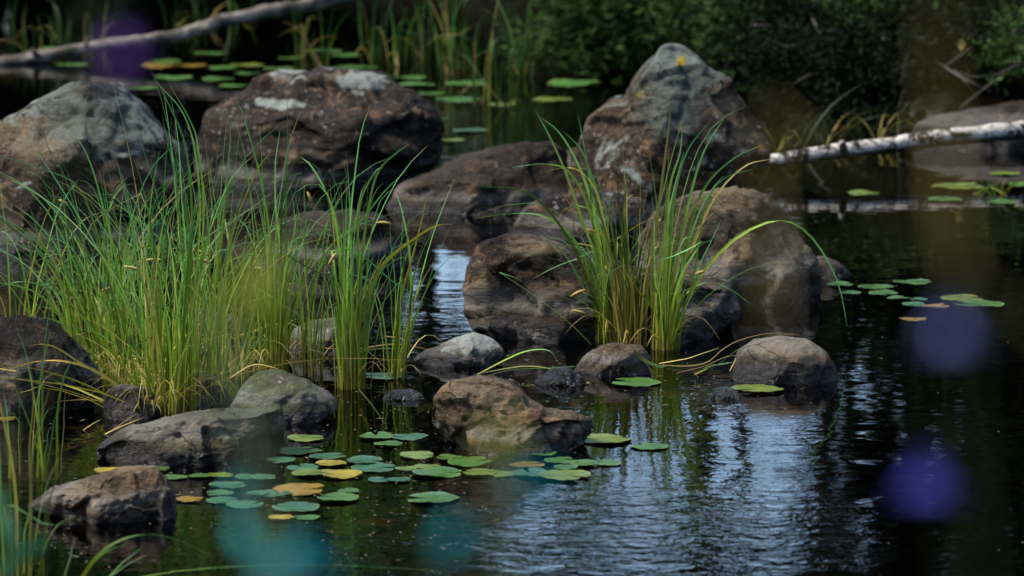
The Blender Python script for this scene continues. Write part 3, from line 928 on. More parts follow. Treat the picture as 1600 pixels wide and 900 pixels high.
# right hand clumps
H_L = [
    [(948, 534), (925, 440), (895, 372), (850, 338), (795, 334), (738, 342)],
    [(945, 532), (915, 430), (880, 360), (840, 312), (800, 294), (742, 292)],
    [(950, 534), (935, 420), (905, 330), (880, 260), (856, 208), (836, 172)],
    [(955, 534), (942, 410), (922, 310), (900, 250), (872, 205), (842, 182)],
    [(953, 534), (940, 420), (918, 320), (888, 268), (850, 256), (798, 262)],
    [(958, 534), (952, 440), (940, 330), (920, 262), (905, 230), (880, 205)],
    [(960, 534), (950, 420), (932, 340), (905, 322), (880, 330)],
]
H_R = [
    [(1030, 545), (1018, 430), (1030, 320), (1040, 240), (1046, 190), (1048, 150)],
    [(1035, 545), (1045, 430), (1052, 320), (1072, 240), (1110, 188)],
    [(1038, 545), (1055, 430), (1075, 320), (1100, 236), (1136, 178)],
    [(1042, 545), (1062, 430), (1092, 310), (1140, 252), (1196, 224)],
    [(1042, 545), (1068, 430), (1110, 320), (1160, 262), (1206, 248)],
    [(1046, 545), (1062, 500), (1095, 430), (1150, 372), (1210, 345), (1252, 356), (1288, 398), (1312, 450), (1324, 512)],
    [(1036, 545), (1056, 420), (1076, 335), (1108, 305), (1134, 322)],
    [(1030, 545), (1040, 420), (1045, 300), (1062, 240), (1066, 200)],
    {'p': [(980, 430), (1010, 470), (1040, 500), (1055, 530), (1062, 553)], 'w': 0.008},
    {'p': [(1044, 545), (1080, 450), (1100, 330), (1130, 280), (1185, 262)], 'w': 0.009},
]
H_C = [
    {'p': [(975, 545), (965, 460), (955, 400), (945, 370), (920, 358), (905, 362)], 'w': 0.012, 'm': 'yellow_blade'},
    {'p': [(980, 545), (968, 440), (958, 370), (950, 330), (940, 318)], 'w': 0.013, 'm': 'yellow_blade'},
    {'p': [(970, 545), (960, 470), (950, 410), (925, 385), (890, 380)], 'w': 0.008, 'm': 'dry_blade'},
    {'p': [(990, 545), (985, 420), (975, 330), (985, 306), (1000, 304)], 'w': 0.010, 'm': 'yellow_blade'},
    {'p': [(1000, 545), (990, 480), (985, 440), (975, 420)], 'w': 0.012, 'm': 'dry_blade'},
    {'p': [(985, 545), (960, 420), (935, 310), (915, 275), (890, 262), (850, 268)], 'w': 0.008, 'm': 'yellow_blade'},
]
G_R = "sedge clumps growing between the right hand boulders"
tuft("sedge_clump", "green sedge fanning left from between dark craggy boulder and humped stone", 950, 534, 32, 250, 0.045, 0.13, -0.10, 0.16, 0.0115, 'sedge', 26, H_L, 0, 101, G_R)
tuft("sedge_clump", "olive brown sedge with yellow seed spikes between the two green clumps", 985, 540, 44, 245, 0.06, 0.09, 0.0, 0.08, 0.0105, 'sedge_olive', 24, H_C, 5, 102, G_R)
tuft("sedge_clump", "bright green sedge arching right towards the grey beige boulder", 1038, 545, 32, 265, 0.05, 0.13, 0.08, 0.16, 0.012, 'sedge', 22, H_R, 1, 103, G_R)

G_Lf = "sedge clumps massed on the left"
LT = [
    # px, py, n, hpx, spread, lean, bias, droop, mat, seeds, label, heroes
    (14, 560, 24, 250, 0.10, 0.12, -0.02, 0.12, 'sedge', 0, "sparse sedge at the left edge above the dark mottled boulder", ()),
    (130, 575, 46, 290, 0.10, 0.15, -0.10, 0.18, 'sedge', 2, "leftmost thick sedge, its blades arching over the dark boulder",
     [[(140, 575), (110, 480), (80, 420), (50, 380), (0, 335)], [(150, 575), (100, 500), (60, 460), (20, 445), (-20, 440)],
      [(135, 575), (110, 480), (95, 400), (60, 350), (20, 318)]]),
    (195, 600, 56, 340, 0.10, 0.13, -0.06, 0.14, 'sedge', 3, "tall dense sedge in front of the lichen-crusted boulder",
     [[(200, 600), (180, 480), (150, 360), (120, 290), (60, 262), (-10, 240)], [(210, 610), (190, 450), (160, 320), (135, 240), (100, 190)]]),
    (262, 645, 56, 400, 0.08, 0.10, -0.05, 0.10, 'sedge', 2, "tall bright sedge standing in water at the mossy rounded stone",
     [[(262, 648), (262, 520), (240, 380), (225, 300), (210, 250)], [(265, 648), (290, 500), (300, 350), (290, 230), (262, 160), (238, 112)],
      [(275, 640), (300, 480), (312, 340), (305, 240), (285, 175), (240, 124)], [(290, 640), (310, 470), (318, 330), (310, 235), (298, 190), (262, 128)]]),
    (318, 628, 46, 390, 0.07, 0.09, 0.0, 0.08, 'sedge', 2, "blue green sedge in the middle of the left mass",
     [[(320, 628), (330, 500), (345, 380), (352, 300), (360, 215), (355, 180)], [(325, 628), (345, 480), (365, 360), (400, 270), (425, 235)]]),
    (375, 585, 34, 300, 0.09, 0.12, 0.03, 0.10, 'sedge', 3, "yellow green sedge behind the pale greenish rock", ()),
    (430, 590, 44, 320, 0.045, 0.07, 0.0, 0.08, 'sedge', 2, "upright sedge right of the pale greenish rock",
     [[(432, 590), (425, 480), (420, 360), (405, 270), (380, 180), (372, 165)], [(436, 590), (440, 450), (440, 330), (455, 262), (470, 240)],
      [(438, 592), (445, 450), (432, 340), (430, 260), (438, 200)]]),
    (300, 560, 44, 290, 0.14, 0.14, 0.02, 0.12, 'sedge', 4, "back row sedge in front of the broad layered boulder", ()),
    (170, 520, 44, 270, 0.14, 0.16, -0.02, 0.14, 'sedge', 2, "back row sedge directly under the lichen-crusted boulder", ()),
    (235, 648, 16, 150, 0.05, 0.5, -0.75, 0.30, 'yellow_blade', 0, "yellowing blades bent low over the dark mottled boulder",
     [{'p': [(232, 650), (195, 612), (150, 580), (105, 565), (55, 565), (0, 582)], 'w': 0.012, 'm': 'yellow_blade'},
      {'p': [(225, 652), (185, 600), (150, 560), (120, 525), (85, 500), (35, 495)], 'w': 0.010, 'm': 'sedge'},
      {'p': [(240, 650), (190, 570), (140, 510), (95, 460), (40, 440), (-10, 450)], 'w': 0.010, 'm': 'sedge'},
      {'p': [(215, 655), (180, 600), (130, 570), (80, 540), (40, 540)], 'w': 0.010, 'm': 'dry_blade'}]),
]
for i, (px, py, n, hp, sp, le, bi, dr, mt, sd, lab, he) in enumerate(LT):
    tuft("sedge_clump", lab, px, py, int(n * 0.85), hp, sp * 1.2, le * 1.35, bi, dr, 0.0088, mt, 36 if i not in (0, 9) else 12, he, sd // 2, 200 + i, G_Lf, dead=26)
G_M = "sedge clumps standing in water at mid left"
tuft("sedge_clump", "slim sedge with reflections beside the mossy rounded stone", 488, 585, 16, 300, 0.035, 0.10, 0.02, 0.07, 0.009, 'sedge', 8,
     [[(470, 560), (490, 450), (520, 380), (560, 350), (600, 300), (640, 262)]], 0, 301, G_M, dead=3)
tuft("sedge_clump", "tall middle sedge crossed by a bent yellow stem", 548, 606, 44, 345, 0.05, 0.07, 0.0, 0.07, 0.010, 'sedge', 26,
     [{'p': [(545, 560), (570, 480), (592, 425), (612, 400), (645, 375), (680, 353), (710, 350)], 'w': 0.02, 'm': 'yellow_blade'},
      {'p': [(548, 590), (545, 520), (565, 470), (583, 430), (604, 394)], 'w': 0.012, 'm': 'dry_blade'},
      [(550, 600), (560, 450), (575, 330), (590, 270), (618, 240), (640, 225)],
      [(540, 600), (535, 450), (520, 330), (490, 265), (470, 245)],
      [(556, 600), (562, 450), (560, 330), (585, 270), (600, 262)]], 2, 302, G_M, dead=4)
tuft("sedge_clump", "rightmost thin sedge stems beside the channel of open water", 618, 592, 16, 270, 0.035, 0.09, 0.06, 0.05, 0.010, 'sedge', 6,
     [[(622, 592), (625, 480), (645, 400), (660, 340), (668, 300)], [(615, 592), (640, 500), (640, 400), (628, 330), (618, 300)]], 0, 303, G_M, dead=3)

# foreground reeds in the lower left corner
G_F = "reeds in the lower left corner"
tuft("reed_clump", "thin upright reeds in the water left of the long dark rock", 60, 745, 9, 220, 0.10, 0.10, 0.03, 0.05, 0.008, 'sedge', 4,
     [[(56, 800), (60, 700), (62, 600), (78, 520)], {'p': [(48, 790), (46, 700), (52, 630), (48, 570)], 'w': 0.008, 'm': 'dry_blade'}], 0, 401, G_F, cat="reed clump", dead=0)
tuft("reed_clump", "yellow and green reeds rising past the left end of the corner rock", 25, 905, 9, 240, 0.08, 0.10, 0.0, 0.10, 0.008, 'sedge', 6,
     [{'p': [(28, 905), (26, 800), (18, 720), (4, 650), (-10, 600)], 'w': 0.011, 'm': 'yellow_blade'}, [(45, 905), (48, 800), (52, 700), (80, 600)]], 0, 402, G_F, cat="reed clump", dead=0)
tuft("reed_clump", "arched green blade bending over the bottom left water", 125, 912, 5, 60, 0.05, 0.5, 0.6, 0.3, 0.008, 'sedge', 0,
     [[(120, 912), (150, 870), (185, 845), (230, 835), (275, 843), (330, 868)], [(125, 912), (145, 880), (170, 860), (200, 850)]], 0, 403, G_F, cat="reed clump", dead=0)

# background reeds
G_B = "reeds along the far shore"
for i, (px, py, n, hp, lab) in enumerate([(1215, 235, 14, 130, 'dim hanging grass at the birch trunk\'s left end'), (1290, 225, 14, 120, 'dim grass behind the left half of the birch trunk'),
        (1370, 222, 16, 130, 'dim grass behind the middle of the birch trunk'), (1500, 160, 16, 120, 'dim grass between the two far boulders')]):
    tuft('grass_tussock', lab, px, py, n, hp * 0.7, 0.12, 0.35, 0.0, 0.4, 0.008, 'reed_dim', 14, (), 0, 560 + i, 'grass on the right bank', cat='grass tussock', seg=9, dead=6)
BR = [(20, 60, 10, 70, "faint dark reeds in the top left corner"), (50, 92, 6, 90, "lone green reed left of the grey log's broken tip"), (98, 78, 16, 100, "dark reeds just behind the grey log's low end"),
      (150, 70, 14, 90, "dark reeds behind the low grey log, second group"), (272, 46, 12, 70, "short dark reeds behind the middle of the grey log"),
      (320, 40, 10, 60, "thin brown reeds behind the rising grey log"), (375, 30, 10, 60, "brown reeds near the upper end of grey log"),
      (470, 90, 14, 110, "olive reeds in front of the grey log's upper end"), (502, 108, 8, 130, "single thick bent reed above the layered boulder"),
      (580, 98, 22, 130, "bright reeds right of the grey log above the layered boulder"), (622, 105, 12, 130, "dry brown and green reeds above the layered boulder's right end"),
      (700, 118, 26, 150, "tall green reeds left of the bright shore reeds"), (722, 110, 22, 150, "dark green reeds close behind the shore pads"),
      (748, 160, 16, 200, "bright yellow green reeds rising from far lily pads"), (790, 168, 14, 190, "bright reeds with bent blades left of the willow"),
      (812, 120, 22, 150, "pale green reeds touching the willow's left side"), (660, 92, 16, 120, "shaded reeds in the dark gap at top centre")]
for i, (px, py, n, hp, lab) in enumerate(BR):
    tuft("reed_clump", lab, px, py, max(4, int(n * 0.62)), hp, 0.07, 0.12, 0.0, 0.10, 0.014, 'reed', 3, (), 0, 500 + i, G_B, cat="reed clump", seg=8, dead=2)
tuft("reed_clump", "green arching reeds on the far bank at the right edge", 1572, 190, 34, 230, 0.10, 0.30, -0.08, 0.25, 0.011, 'reed', 20,
     [[(1580, 190), (1575, 100), (1540, 50), (1480, 20), (1440, 10)], [(1575, 190), (1560, 150), (1520, 135), (1450, 140)], [(1580, 190), (1560, 120), (1530, 110), (1480, 122)],
      [(1590, 200), (1560, 160), (1520, 160), (1490, 175)]], 0, 540, "reeds on the right bank", cat="reed clump")
tuft("reed_clump", "drooping pale blades hanging over water at the right edge", 1560, 305, 7, 35, 0.05, 0.6, -0.3, 0.5, 0.009, 'sedge', 0,
     [[(1572, 305), (1545, 292), (1525, 305), (1516, 335), (1520, 365)], [(1575, 300), (1550, 290), (1530, 310), (1518, 330), (1530, 370)],
      [(1565, 305), (1590, 285), (1610, 290), (1625, 310)]], 0, 541, "reeds on the right bank", cat="reed clump", dead=0)

# ------------------------------------------------------------------ bent stems lying across stones and water
def stems(name, label, items, water_y, px, cat="bent sedge"):
    b = P(px, water_y)
    root = thing(name, (b.x, b.y, 0), label, cat)
    r = random.Random(int(px))
    for pts, wd, m, nm in items:
        rb = Ribbons()
        rb.add(hero_pts(pts, b.y, 0.03), wd, (0.1, 1, 0.4), r.random() * 0.8, seg=18)
        rb.build(nm, M[m], root, (b.x, b.y, 0))
    return root


stems("bent_sedge", "tangle of bent yellow green stems caught between humped stone and dome stone", [
    ([(990, 548), (1005, 562), (1030, 572), (1045, 570)], 0.035, 'sedge', "leaf"),
    ([(1005, 560), (1018, 580), (1020, 600)], 0.018, 'sedge', "leaf"),
    ([(1035, 570), (1070, 572), (1105, 566), (1130, 545), (1160, 530), (1210, 520), (1260, 526)], 0.010, 'yellow_blade', "blade"),
    ([(1040, 575), (1080, 580), (1120, 570), (1150, 548), (1190, 528), (1240, 522)], 0.009, 'sedge', "blade"),
    ([(1030, 568), (1075, 560), (1125, 543)], 0.007, 'dry_blade', "blade"),
    ([(1060, 582), (1100, 572), (1140, 556), (1175, 560), (1205, 590)], 0.008, 'dry_blade', "blade"),
    ([(1085, 585), (1110, 572), (1145, 566)], 0.02, 'sedge', "leaf"),
    ([(1140, 580), (1150, 560), (1170, 545)], 0.010, 'yellow_blade', "blade"),
], 592, 1070)
stems("bent_sedge", "green blades lying on the water right of the flat pale stone", [
    ([(746, 585), (790, 562), (825, 548), (858, 548), (875, 570)], 0.012, 'sedge', "blade"),
    ([(755, 582), (820, 572), (870, 578), (915, 588)], 0.009, 'yellow_blade', "blade"),
    ([(750, 590), (800, 578), (860, 575), (905, 572)], 0.010, 'sedge', "blade"),
], 588, 800)
stems("bent_sedge", "pale blades fallen across the water at the middle sedge foot", [
    ([(560, 545), (610, 538), (650, 542), (675, 548)], 0.012, 'yellow_blade', "blade"),
    ([(540, 555), (590, 545), (640, 548), (665, 560)], 0.009, 'sedge', "blade"),
    ([(600, 525), (630, 530), (650, 548), (662, 575)], 0.006, 'dry_blade', "blade"),
    ([(370, 525), (450, 505), (500, 540), (528, 545)], 0.006, 'yellow_blade', "blade"),
], 575, 605)
stems("bent_sedge", "broken dry stems standing in water beneath the yellowing blades", [
    ([(130, 672), (145, 662), (158, 655)], 0.005, 'dry_blade', "blade"),
    ([(130, 672), (140, 680), (152, 687)], 0.005, 'dry_blade', "blade"),
    ([(175, 672), (200, 655), (215, 645)], 0.008, 'dry_blade', "blade"),
    ([(70, 712), (110, 700), (150, 685), (185, 668), (225, 652)], 0.014, 'yellow_blade', "blade"),
    ([(360, 590), (395, 570), (430, 575), (440, 583)], 0.008, 'dry_blade', "blade"),
], 680, 150)
stems("water_weed", "leafy weed trailing at the surface left of the golden brown rock", [
    ([(560, 608), (575, 625), (590, 645), (605, 668)], 0.014, 'yellow_blade', "stem"),
], 668, 585, cat="water weed")

# ------------------------------------------------------------------ lily pads
GREEN = (0.045, 0.115, 0.02); LIME = (0.10, 0.145, 0.018); TEAL = (0.034, 0.10, 0.046); YEL = (0.24, 0.19, 0.015); ORG = (0.17, 0.11, 0.01); BRN = (0.20, 0.11, 0.04)
DK = (0.06, 0.15, 0.035)
PADS = [
    # front cluster: px, py, width px, colour, patch, notch angle(deg, 0 = right, 90 = away), label
    (478, 686, 59, LIME, .45, 10, "lime pad alone beside the right end of the long dark rock"),
    (463, 706, 80, GREEN, .0, 30, "big green pad just below the lime pad beside long dark rock"),
    (440, 721, 46, TEAL, .0, 200, "small blue green pad at the rear left of the main cluster"),
    (511, 715, 58, TEAL, .0, 20, "blue green pad with a notched right end at the cluster's rear"),
    (588, 684, 52, GREEN, .25, 100, "green pad touching the rearmost pair between rocks, left one"),
    (639, 684, 58, TEAL, .0, 185, "blue green pad of the rearmost pair, nearest the golden rock"),
    (607, 695, 48, GREEN, .0, 15, "small pad just in front of the rearmost pair"),
    (652, 713, 55, LIME, .1, 350, "lime green pad beside the black shadow of the golden rock"),
    (702, 717, 41, GREEN, .0, 170, "little green pad under the golden brown rock's left foot"),
    (734, 724, 70, GREEN, .1, 15, "oval green pad in front of the golden brown rock"),
    (473, 732, 50, TEAL, .0, 120, "dull blue green pad left of the yellow-edged pad"),
    (517, 726, 50, YEL, .1, 185, "bright yellow pad half under a green one in mid cluster"),
    (484, 741, 57, LIME, .1, 5, "lime pad overlapping the long golden pad from the left"),
    (533, 743, 68, YEL, .35, 175, "long golden yellow pad in the heart of the cluster"),
    (570, 722, 57, TEAL, .0, 340, "rear blue green pad of the overlapping central pair"),
    (584, 732, 72, TEAL, .0, 350, "larger front pad of the overlapping central pair"),
    (634, 734, 36, LIME, .1, 200, "small lime pad right of the overlapping central pair"),
    (668, 731, 44, LIME, .35, 15, "lime pad with brown centre in the right row"),
    (684, 741, 80, GREEN, .1, 5, "wide green pad with torn edge in the right row"),
    (749, 741, 54, LIME, .2, 160, "lime pad with brown nick below the golden brown rock"),
    (593, 751, 36, TEAL, .0, 60, "blue green half of a touching pair in open water, left"),
    (623, 751, 40, TEAL, .0, 10, "blue green half of a touching pair in open water, right"),
    (467, 767, 82, ORG, .5, 10, "wide rusty orange pad at the cluster's left"),
    (544, 769, 34, GREEN, .05, 120, "smallest green pad with spots above the plain green one"),
    (528, 780, 67, GREEN, .0, 175, "plain green pad alone right of the rusty orange pad"),
    (675, 780, 83, GREEN, .15, 165, "green pad alone on the right with upturned tip"),
    (609, 794, 84, GREEN, .0, 80, "large green pad floating above a brown sunken one"),
    (588, 811, 70, BRN, .7, 0, "sunken brown pad under the large green pad"),
    (462, 795, 76, TEAL, .0, 170, "large teal pad above the half yellow pad"),
    (441, 811, 42, YEL, .5, 20, "half yellow pad nearest the viewer at bottom left"),
    (480, 810, 40, GREEN, .1, 170, "green pad touching the half yellow nearest pad"),
    (431, 773, 54, TEAL, .0, 10, "dim teal pad tucked behind the rusty orange pad"),
    (411, 747, 42, TEAL, .0, 10, "dim blue green pad at the cluster's left rim"),
    (170, 738, 46, YEL, .3, 340, "yellow pad against the back of the corner rock"),
    (247, 735, 38, GREEN, .1, 330, "green pad just behind the top of the corner rock"),
    (273, 747, 42, GREEN, .1, 170, "green pad touching the right shoulder of the corner rock"),
    (312, 745, 36, GREEN, .1, 20, "left pad of the double pad right of the corner rock"),
    (343, 744, 46, LIME, .0, 185, "right pad of the double pad right of the corner rock"),
    (357, 760, 60, TEAL, .0, 15, "wide teal pad below the double pad"),
    (343, 773, 44, GREEN, .1, 200, "upper small pad left of the large teal blur"),
    (348, 783, 52, TEAL, .0, 10, "lower small pad left of the large teal blur"),
    (297, 782, 44, ORG, .5, 0, "thin orange pad right beside the corner rock"),
    (385, 747, 38, TEAL, .0, 60, "teal pad between double pad and cluster rim"),
    (383, 791, 60, TEAL, .0, 30, "broad teal pad floating left of the large teal pad"),
    (403, 773, 36, TEAL, .0, 30, "small teal pad between wide teal pad and dim teal pad"),
    (945, 688, 84, LIME, .5, 185, "bright lime yellow pad right of the golden brown rock"),
    (1015, 699, 60, GREEN, .15, 150, "green pad with folded edge on the bright sky reflection"),
    (846, 711, 46, GREEN, .1, 170, "shaded pad close to the golden brown rock's right foot"),
    (974, 715, 38, BRN, .8, 0, "small brown sunken pad beside the folded green pad"),
    (878, 722, 54, GREEN, .1, 30, "rear green pad of the row right of the golden rock"),
    (883, 731, 40, GREEN, .0, 190, "small green pad in the middle of the right row"),
    (917, 726, 54, GREEN, .0, 340, "notched green pad near the right end of the row"),
    (950, 725, 42, GREEN, .25, 170, "last green pad at the right end of the row"),
    (824, 728, 58, ORG, .6, 10, "brownish orange pad partly under the teal one"),
    (882, 745, 84, LIME, .05, 320, "large pale green pad with a black hole at its rim"),
    (830, 741, 62, TEAL, .0, 120, "teal pad left of the large pad with a black hole"),
    (782, 742, 48, LIME, .2, 200, "yellowish pad between the golden rock and the teal pad"),
    (599, 589, 72, TEAL, .05, 190, "lone pad at the foot of the thin right sedge stems"),
    (993, 599, 78, GREEN, .0, 170, "green pad in front of the brown humped stone"),
    (1184, 610, 82, LIME, .1, 200, "pale green pad in front of the dome stone"),
    (913, 599, 18, YEL, .2, 20, "tiny yellow pad by the wet blue grey stone"),
    (8, 656, 36, ORG, .5, 20, "orange pad at the left edge below the mottled boulder"),
    (1312, 446, 42, GREEN, .0, 20, "pad beside the hollow flank of the grey beige boulder"),
    (1368, 450, 58, GREEN, .05, 200, "long pad second from the left in the right water group"),
    (1425, 443, 62, GREEN, .1, 10, "rearmost wide pad of the right water group"),
    (1380, 459, 46, GREEN, .0, 300, "curled pad in the middle of the right water group"),
    (1403, 467, 34, GREEN, .0, 20, "small pad front of the curled pad in right water"),
    (1435, 469, 30, TEAL, .0, 170, "narrow pad right of the curled pad in right water"),
    (1428, 477, 38, TEAL, .0, 10, "blue green pad above the floating orange pad"),
    (1328, 459, 36, GREEN, .4, 180, "brown tipped pad left in the right water group"),
    (1503, 467, 66, LIME, .6, 10, "pad with orange right end in the right water group"),
    (1530, 477, 78, GREEN, .0, 160, "long rightmost pad of the right water group"),
    (1463, 480, 44, BRN, .5, 20, "brownish pad beside the long rightmost pad"),
    (1428, 501, 46, ORG, .6, 0, "floating orange pad alone in front of right group"),
    (1350, 304, 52, LIME, .0, 10, "bright pad on the birch trunk's reflection, left one"),
    (1475, 313, 56, GREEN, .0, 190, "middle pad on the birch trunk's reflection"),
    (1495, 293, 84, LIME, .0, 10, "long lime pad just before the birch trunk at right"),
    (1568, 272, 50, LIME, .1, 170, "lime pad closest under the birch trunk at right edge"),
    (1568, 317, 46, GREEN, .0, 20, "rightmost pad in front of the birch trunk"),
    (1600, 290, 50, GREEN, .0, 20, "pad cut by the right edge near the birch trunk"),
    # far water
    (330, 84, 54, GREEN, .0, 10, "far pad just below the middle of the grey log"),
    (257, 98, 56, GREEN, .0, 170, "far green pad in the orange speckled row"),
    (250, 104, 60, ORG, .4, 10, "dull orange far pad at the left of its row"),
    (303, 104, 46, ORG, .5, 10, "bright orange far pad below the grey log"),
    (385, 103, 58, LIME, .3, 180, "lime far pad right end of the orange row"),
    (352, 107, 50, GREEN, .2, 20, "far pad between orange and lime ones"),
    (340, 125, 52, GREEN, .0, 200, "far green pad above left shoulder of layered boulder"),
    (370, 136, 56, GREEN, .0, 10, "far pad touching the layered boulder's left shoulder"),
    (388, 116, 44, GREEN, .0, 10, "far pad right above the layered boulder's left shoulder"),
    (272, 123, 62, DK, .0, 10, "long dim far pad over the lichen-crusted boulder's right"),
    (222, 139, 52, DK, .0, 170, "dim far pad nearest the lichen-crusted boulder's peak"),
    (115, 102, 52, DK, .0, 10, "dim pad below the grey log's broken tip"),
    (88, 76, 56, DK, .0, 10, "dark pad behind the grey log's low end"),
    (500, 82, 70, GREEN, .0, 190, "long far pad left of the bent reed"),
    (457, 92, 42, GREEN, .0, 10, "short far pad under the grey log's upper part"),
    (540, 87, 46, GREEN, .0, 160, "far pad right of the bent reed"),
    (552, 106, 76, GREEN, .1, 10, "wide far pad behind the layered boulder's crown"),
    (437, 108, 52, GREEN, .1, 10, "far pad behind the layered boulder's pale patch"),
    (636, 123, 62, GREEN, .1, 170, "hazy far pad behind the layered boulder's right slope"),
    (650, 133, 60, DK, .3, 10, "olive far pad above the layered boulder's right slope"),
    (677, 147, 46, GREEN, .0, 10, "far pad touching the layered boulder's right corner"),
    (717, 157, 74, GREEN, .1, 190, "long green far pad right of the layered boulder"),
    (733, 131, 74, GREEN, .0, 10, "wide far pad at the foot of the green shore reeds"),
    (736, 205, 58, TEAL, .0, 10, "blue green far pad alone in dark water"),
    (707, 221, 40, LIME, .3, 170, "yellowish far pad beside the layered boulder's overhang"),
    (695, 187, 20, GREEN, .0, 0, "tiny far pad right against the layered boulder"),
    (786, 164, 50, LIME, .5, 10, "orange flecked far pad at the bright reeds' base"),
    (862, 156, 64, LIME, .1, 10, "yellow green far pad left of the pointed boulder"),
    (900, 132, 90, DK, .1, 10, "dim long pad under the willow branches"),
]
PS = 30  # segments round the rim
pr = random.Random(99)
for i, (px, py, wpx, col, patch, na, lab) in enumerate(PADS):
    c = P(px, py)
    wd = (P(px + wpx / 2, py) - P(px - wpx / 2, py)).length / 2
    na = R(na + pr.uniform(-15, 15))
    L = wd * pr.uniform(0.86, 1.08)
    rings = 5
    gap = pr.uniform(0.22, 0.5)
    vs, fs, an, ra = [], [], [], []
    ph = [pr.uniform(0, 6.28) for _ in range(5)]
    curl = pr.uniform(0.0, 0.04)
    tears = [(pr.uniform(0, 6.28), pr.uniform(0.04, 0.12)) for _ in range(pr.choice((0, 1, 1, 2)))]
    off = np.array([math.cos(na), math.sin(na)]) * wd * 0.28
    for a_i in range(PS + 1):
        u = a_i / PS
        a = na + gap / 2 + u * (2 * math.pi - gap)
        wob = 1 + 0.025 * math.sin(3 * a + ph[0]) + 0.02 * math.sin(5 * a + ph[1]) + 0.012 * math.sin(9 * a + ph[2])
        for ta, td in tears:
            dd = abs((a - ta + math.pi) % (2 * math.pi) - math.pi)
            wob -= td * max(0, 1 - dd / 0.16)
        lobe = 1 - 0.10 * math.exp(-((u) / 0.03) ** 2) - 0.10 * math.exp(-((1 - u) / 0.03) ** 2)
        ex, ey = math.cos(a) * wd * wob * lobe, math.sin(a) * L * wob * lobe
        for k_ in range(rings + 1):
            q = k_ / rings
            x = off[0] * (1 - q) * 0.5 + ex * q if k_ else off[0] * 0.5
            y = off[1] * (1 - q) * 0.5 + ey * q if k_ else off[1] * 0.5
            z = 0.002 + wd * (curl * q ** 4 * (1 + math.sin(2 * a + ph[3])) + 0.018 * q ** 2 * math.sin(4 * a + ph[4]) + 0.012 * q ** 3 * math.sin(11 * a + ph[2]))
            vs.append((x, y, z)); an.append(a); ra.append(q)
    st = rings + 1
    for a_i in range(PS):
        for k_ in range(rings):
            p0 = a_i * st + k_
            fs.append([p0, p0 + 1, p0 + 1 + st, p0 + st])
    me = mesh_np("lily_pad", vs, np.array(fs), M['pad'], True, {"ang": an, "rad": ra})
    sunk = "sunken" in lab
    o = obj("lily_pad", me, loc=(c.x, c.y, -0.012 if sunk else 0.0015 + 0.0007 * (i % 5)))
    o.rotation_euler = (pr.uniform(-0.03, 0.03) if not sunk else 0.0, pr.uniform(-0.025, 0.025), 0)
    o.color = (*col, patch)
    grp = "lily pads floating in front" if py > 500 and px < 1100 else ("lily pads on the right water" if px > 1100 else "lily pads on the far water")
    tag(o, lab, "lily pad", grp)

# floating specks of straw, seed and leaf bits gathered near stones and pads
fr = np.random.default_rng(404)
cl_ = [P(px_, py_) for px_, py_ in ((560, 760), (700, 760), (300, 760), (900, 745), (480, 700), (620, 640), (1000, 600), (1180, 615), (150, 690), (820, 580), (660, 590), (1060, 640), (90, 830), (560, 860), (350, 700))]
fv, ff = [], []
for i in range(900):
    if i < 650:
        c_ = cl_[fr.integers(len(cl_))]; x_, y_ = c_.x + fr.normal() * 0.16, c_.y + fr.normal() * 0.55
    else:
        x_, y_ = fr.uniform(-2, 2), fr.uniform(11, 22)
    a_ = fr.uniform(0, 3.14); l_ = fr.uniform(0.002, 0.009) * (2.2 if fr.random() < 0.08 else 1); w_ = fr.uniform(0.0012, 0.003)
    dx_, dy_ = math.cos(a_), math.sin(a_)
    b_ = len(fv)
    for (u_, v_) in ((-1, 0), (0, -1), (1, 0), (0, 1)):
        fv.append((x_ + dx_ * l_ * u_ - dy_ * w_ * v_, y_ + dy_ * l_ * u_ + dx_ * w_ * v_, 0.0022 + 0.001 * abs(v_)))
    ff.append([b_, b_ + 1, b_ + 2, b_ + 3])
o = obj("floating_specks", mesh_np("floating_specks", fv, np.array(ff), plain_mat("straw_specks", (0.12, 0.10, 0.04), (0.36, 0.30, 0.16), 0.7), False))
tag(o, "specks of straw and seed drifting on the pond surface", kind="stuff")

# ------------------------------------------------------------------ logs
def log(name, label, pts, rads, mat, noise, seed, stubs=(), cat="log", res=90):
    path = np.array([tuple(PY(x, y, Y_)) for (x, y, Y_) in pts])
    o0 = path[0] * [1, 1, 0]
    root = thing(name, tuple(o0), label, cat)
    obj("trunk", tube_mesh("trunk", path, rads, 28, mat, o0, noise, res, seed), root)
    for (spts, sr) in stubs:
        sp = np.array([tuple(PY(x, y, Y_)) for (x, y, Y_) in spts])
        obj("branch_stub", tube_mesh("branch_stub", sp, sr, 10, mat, o0, noise, 14, seed + 3), root)
    return root


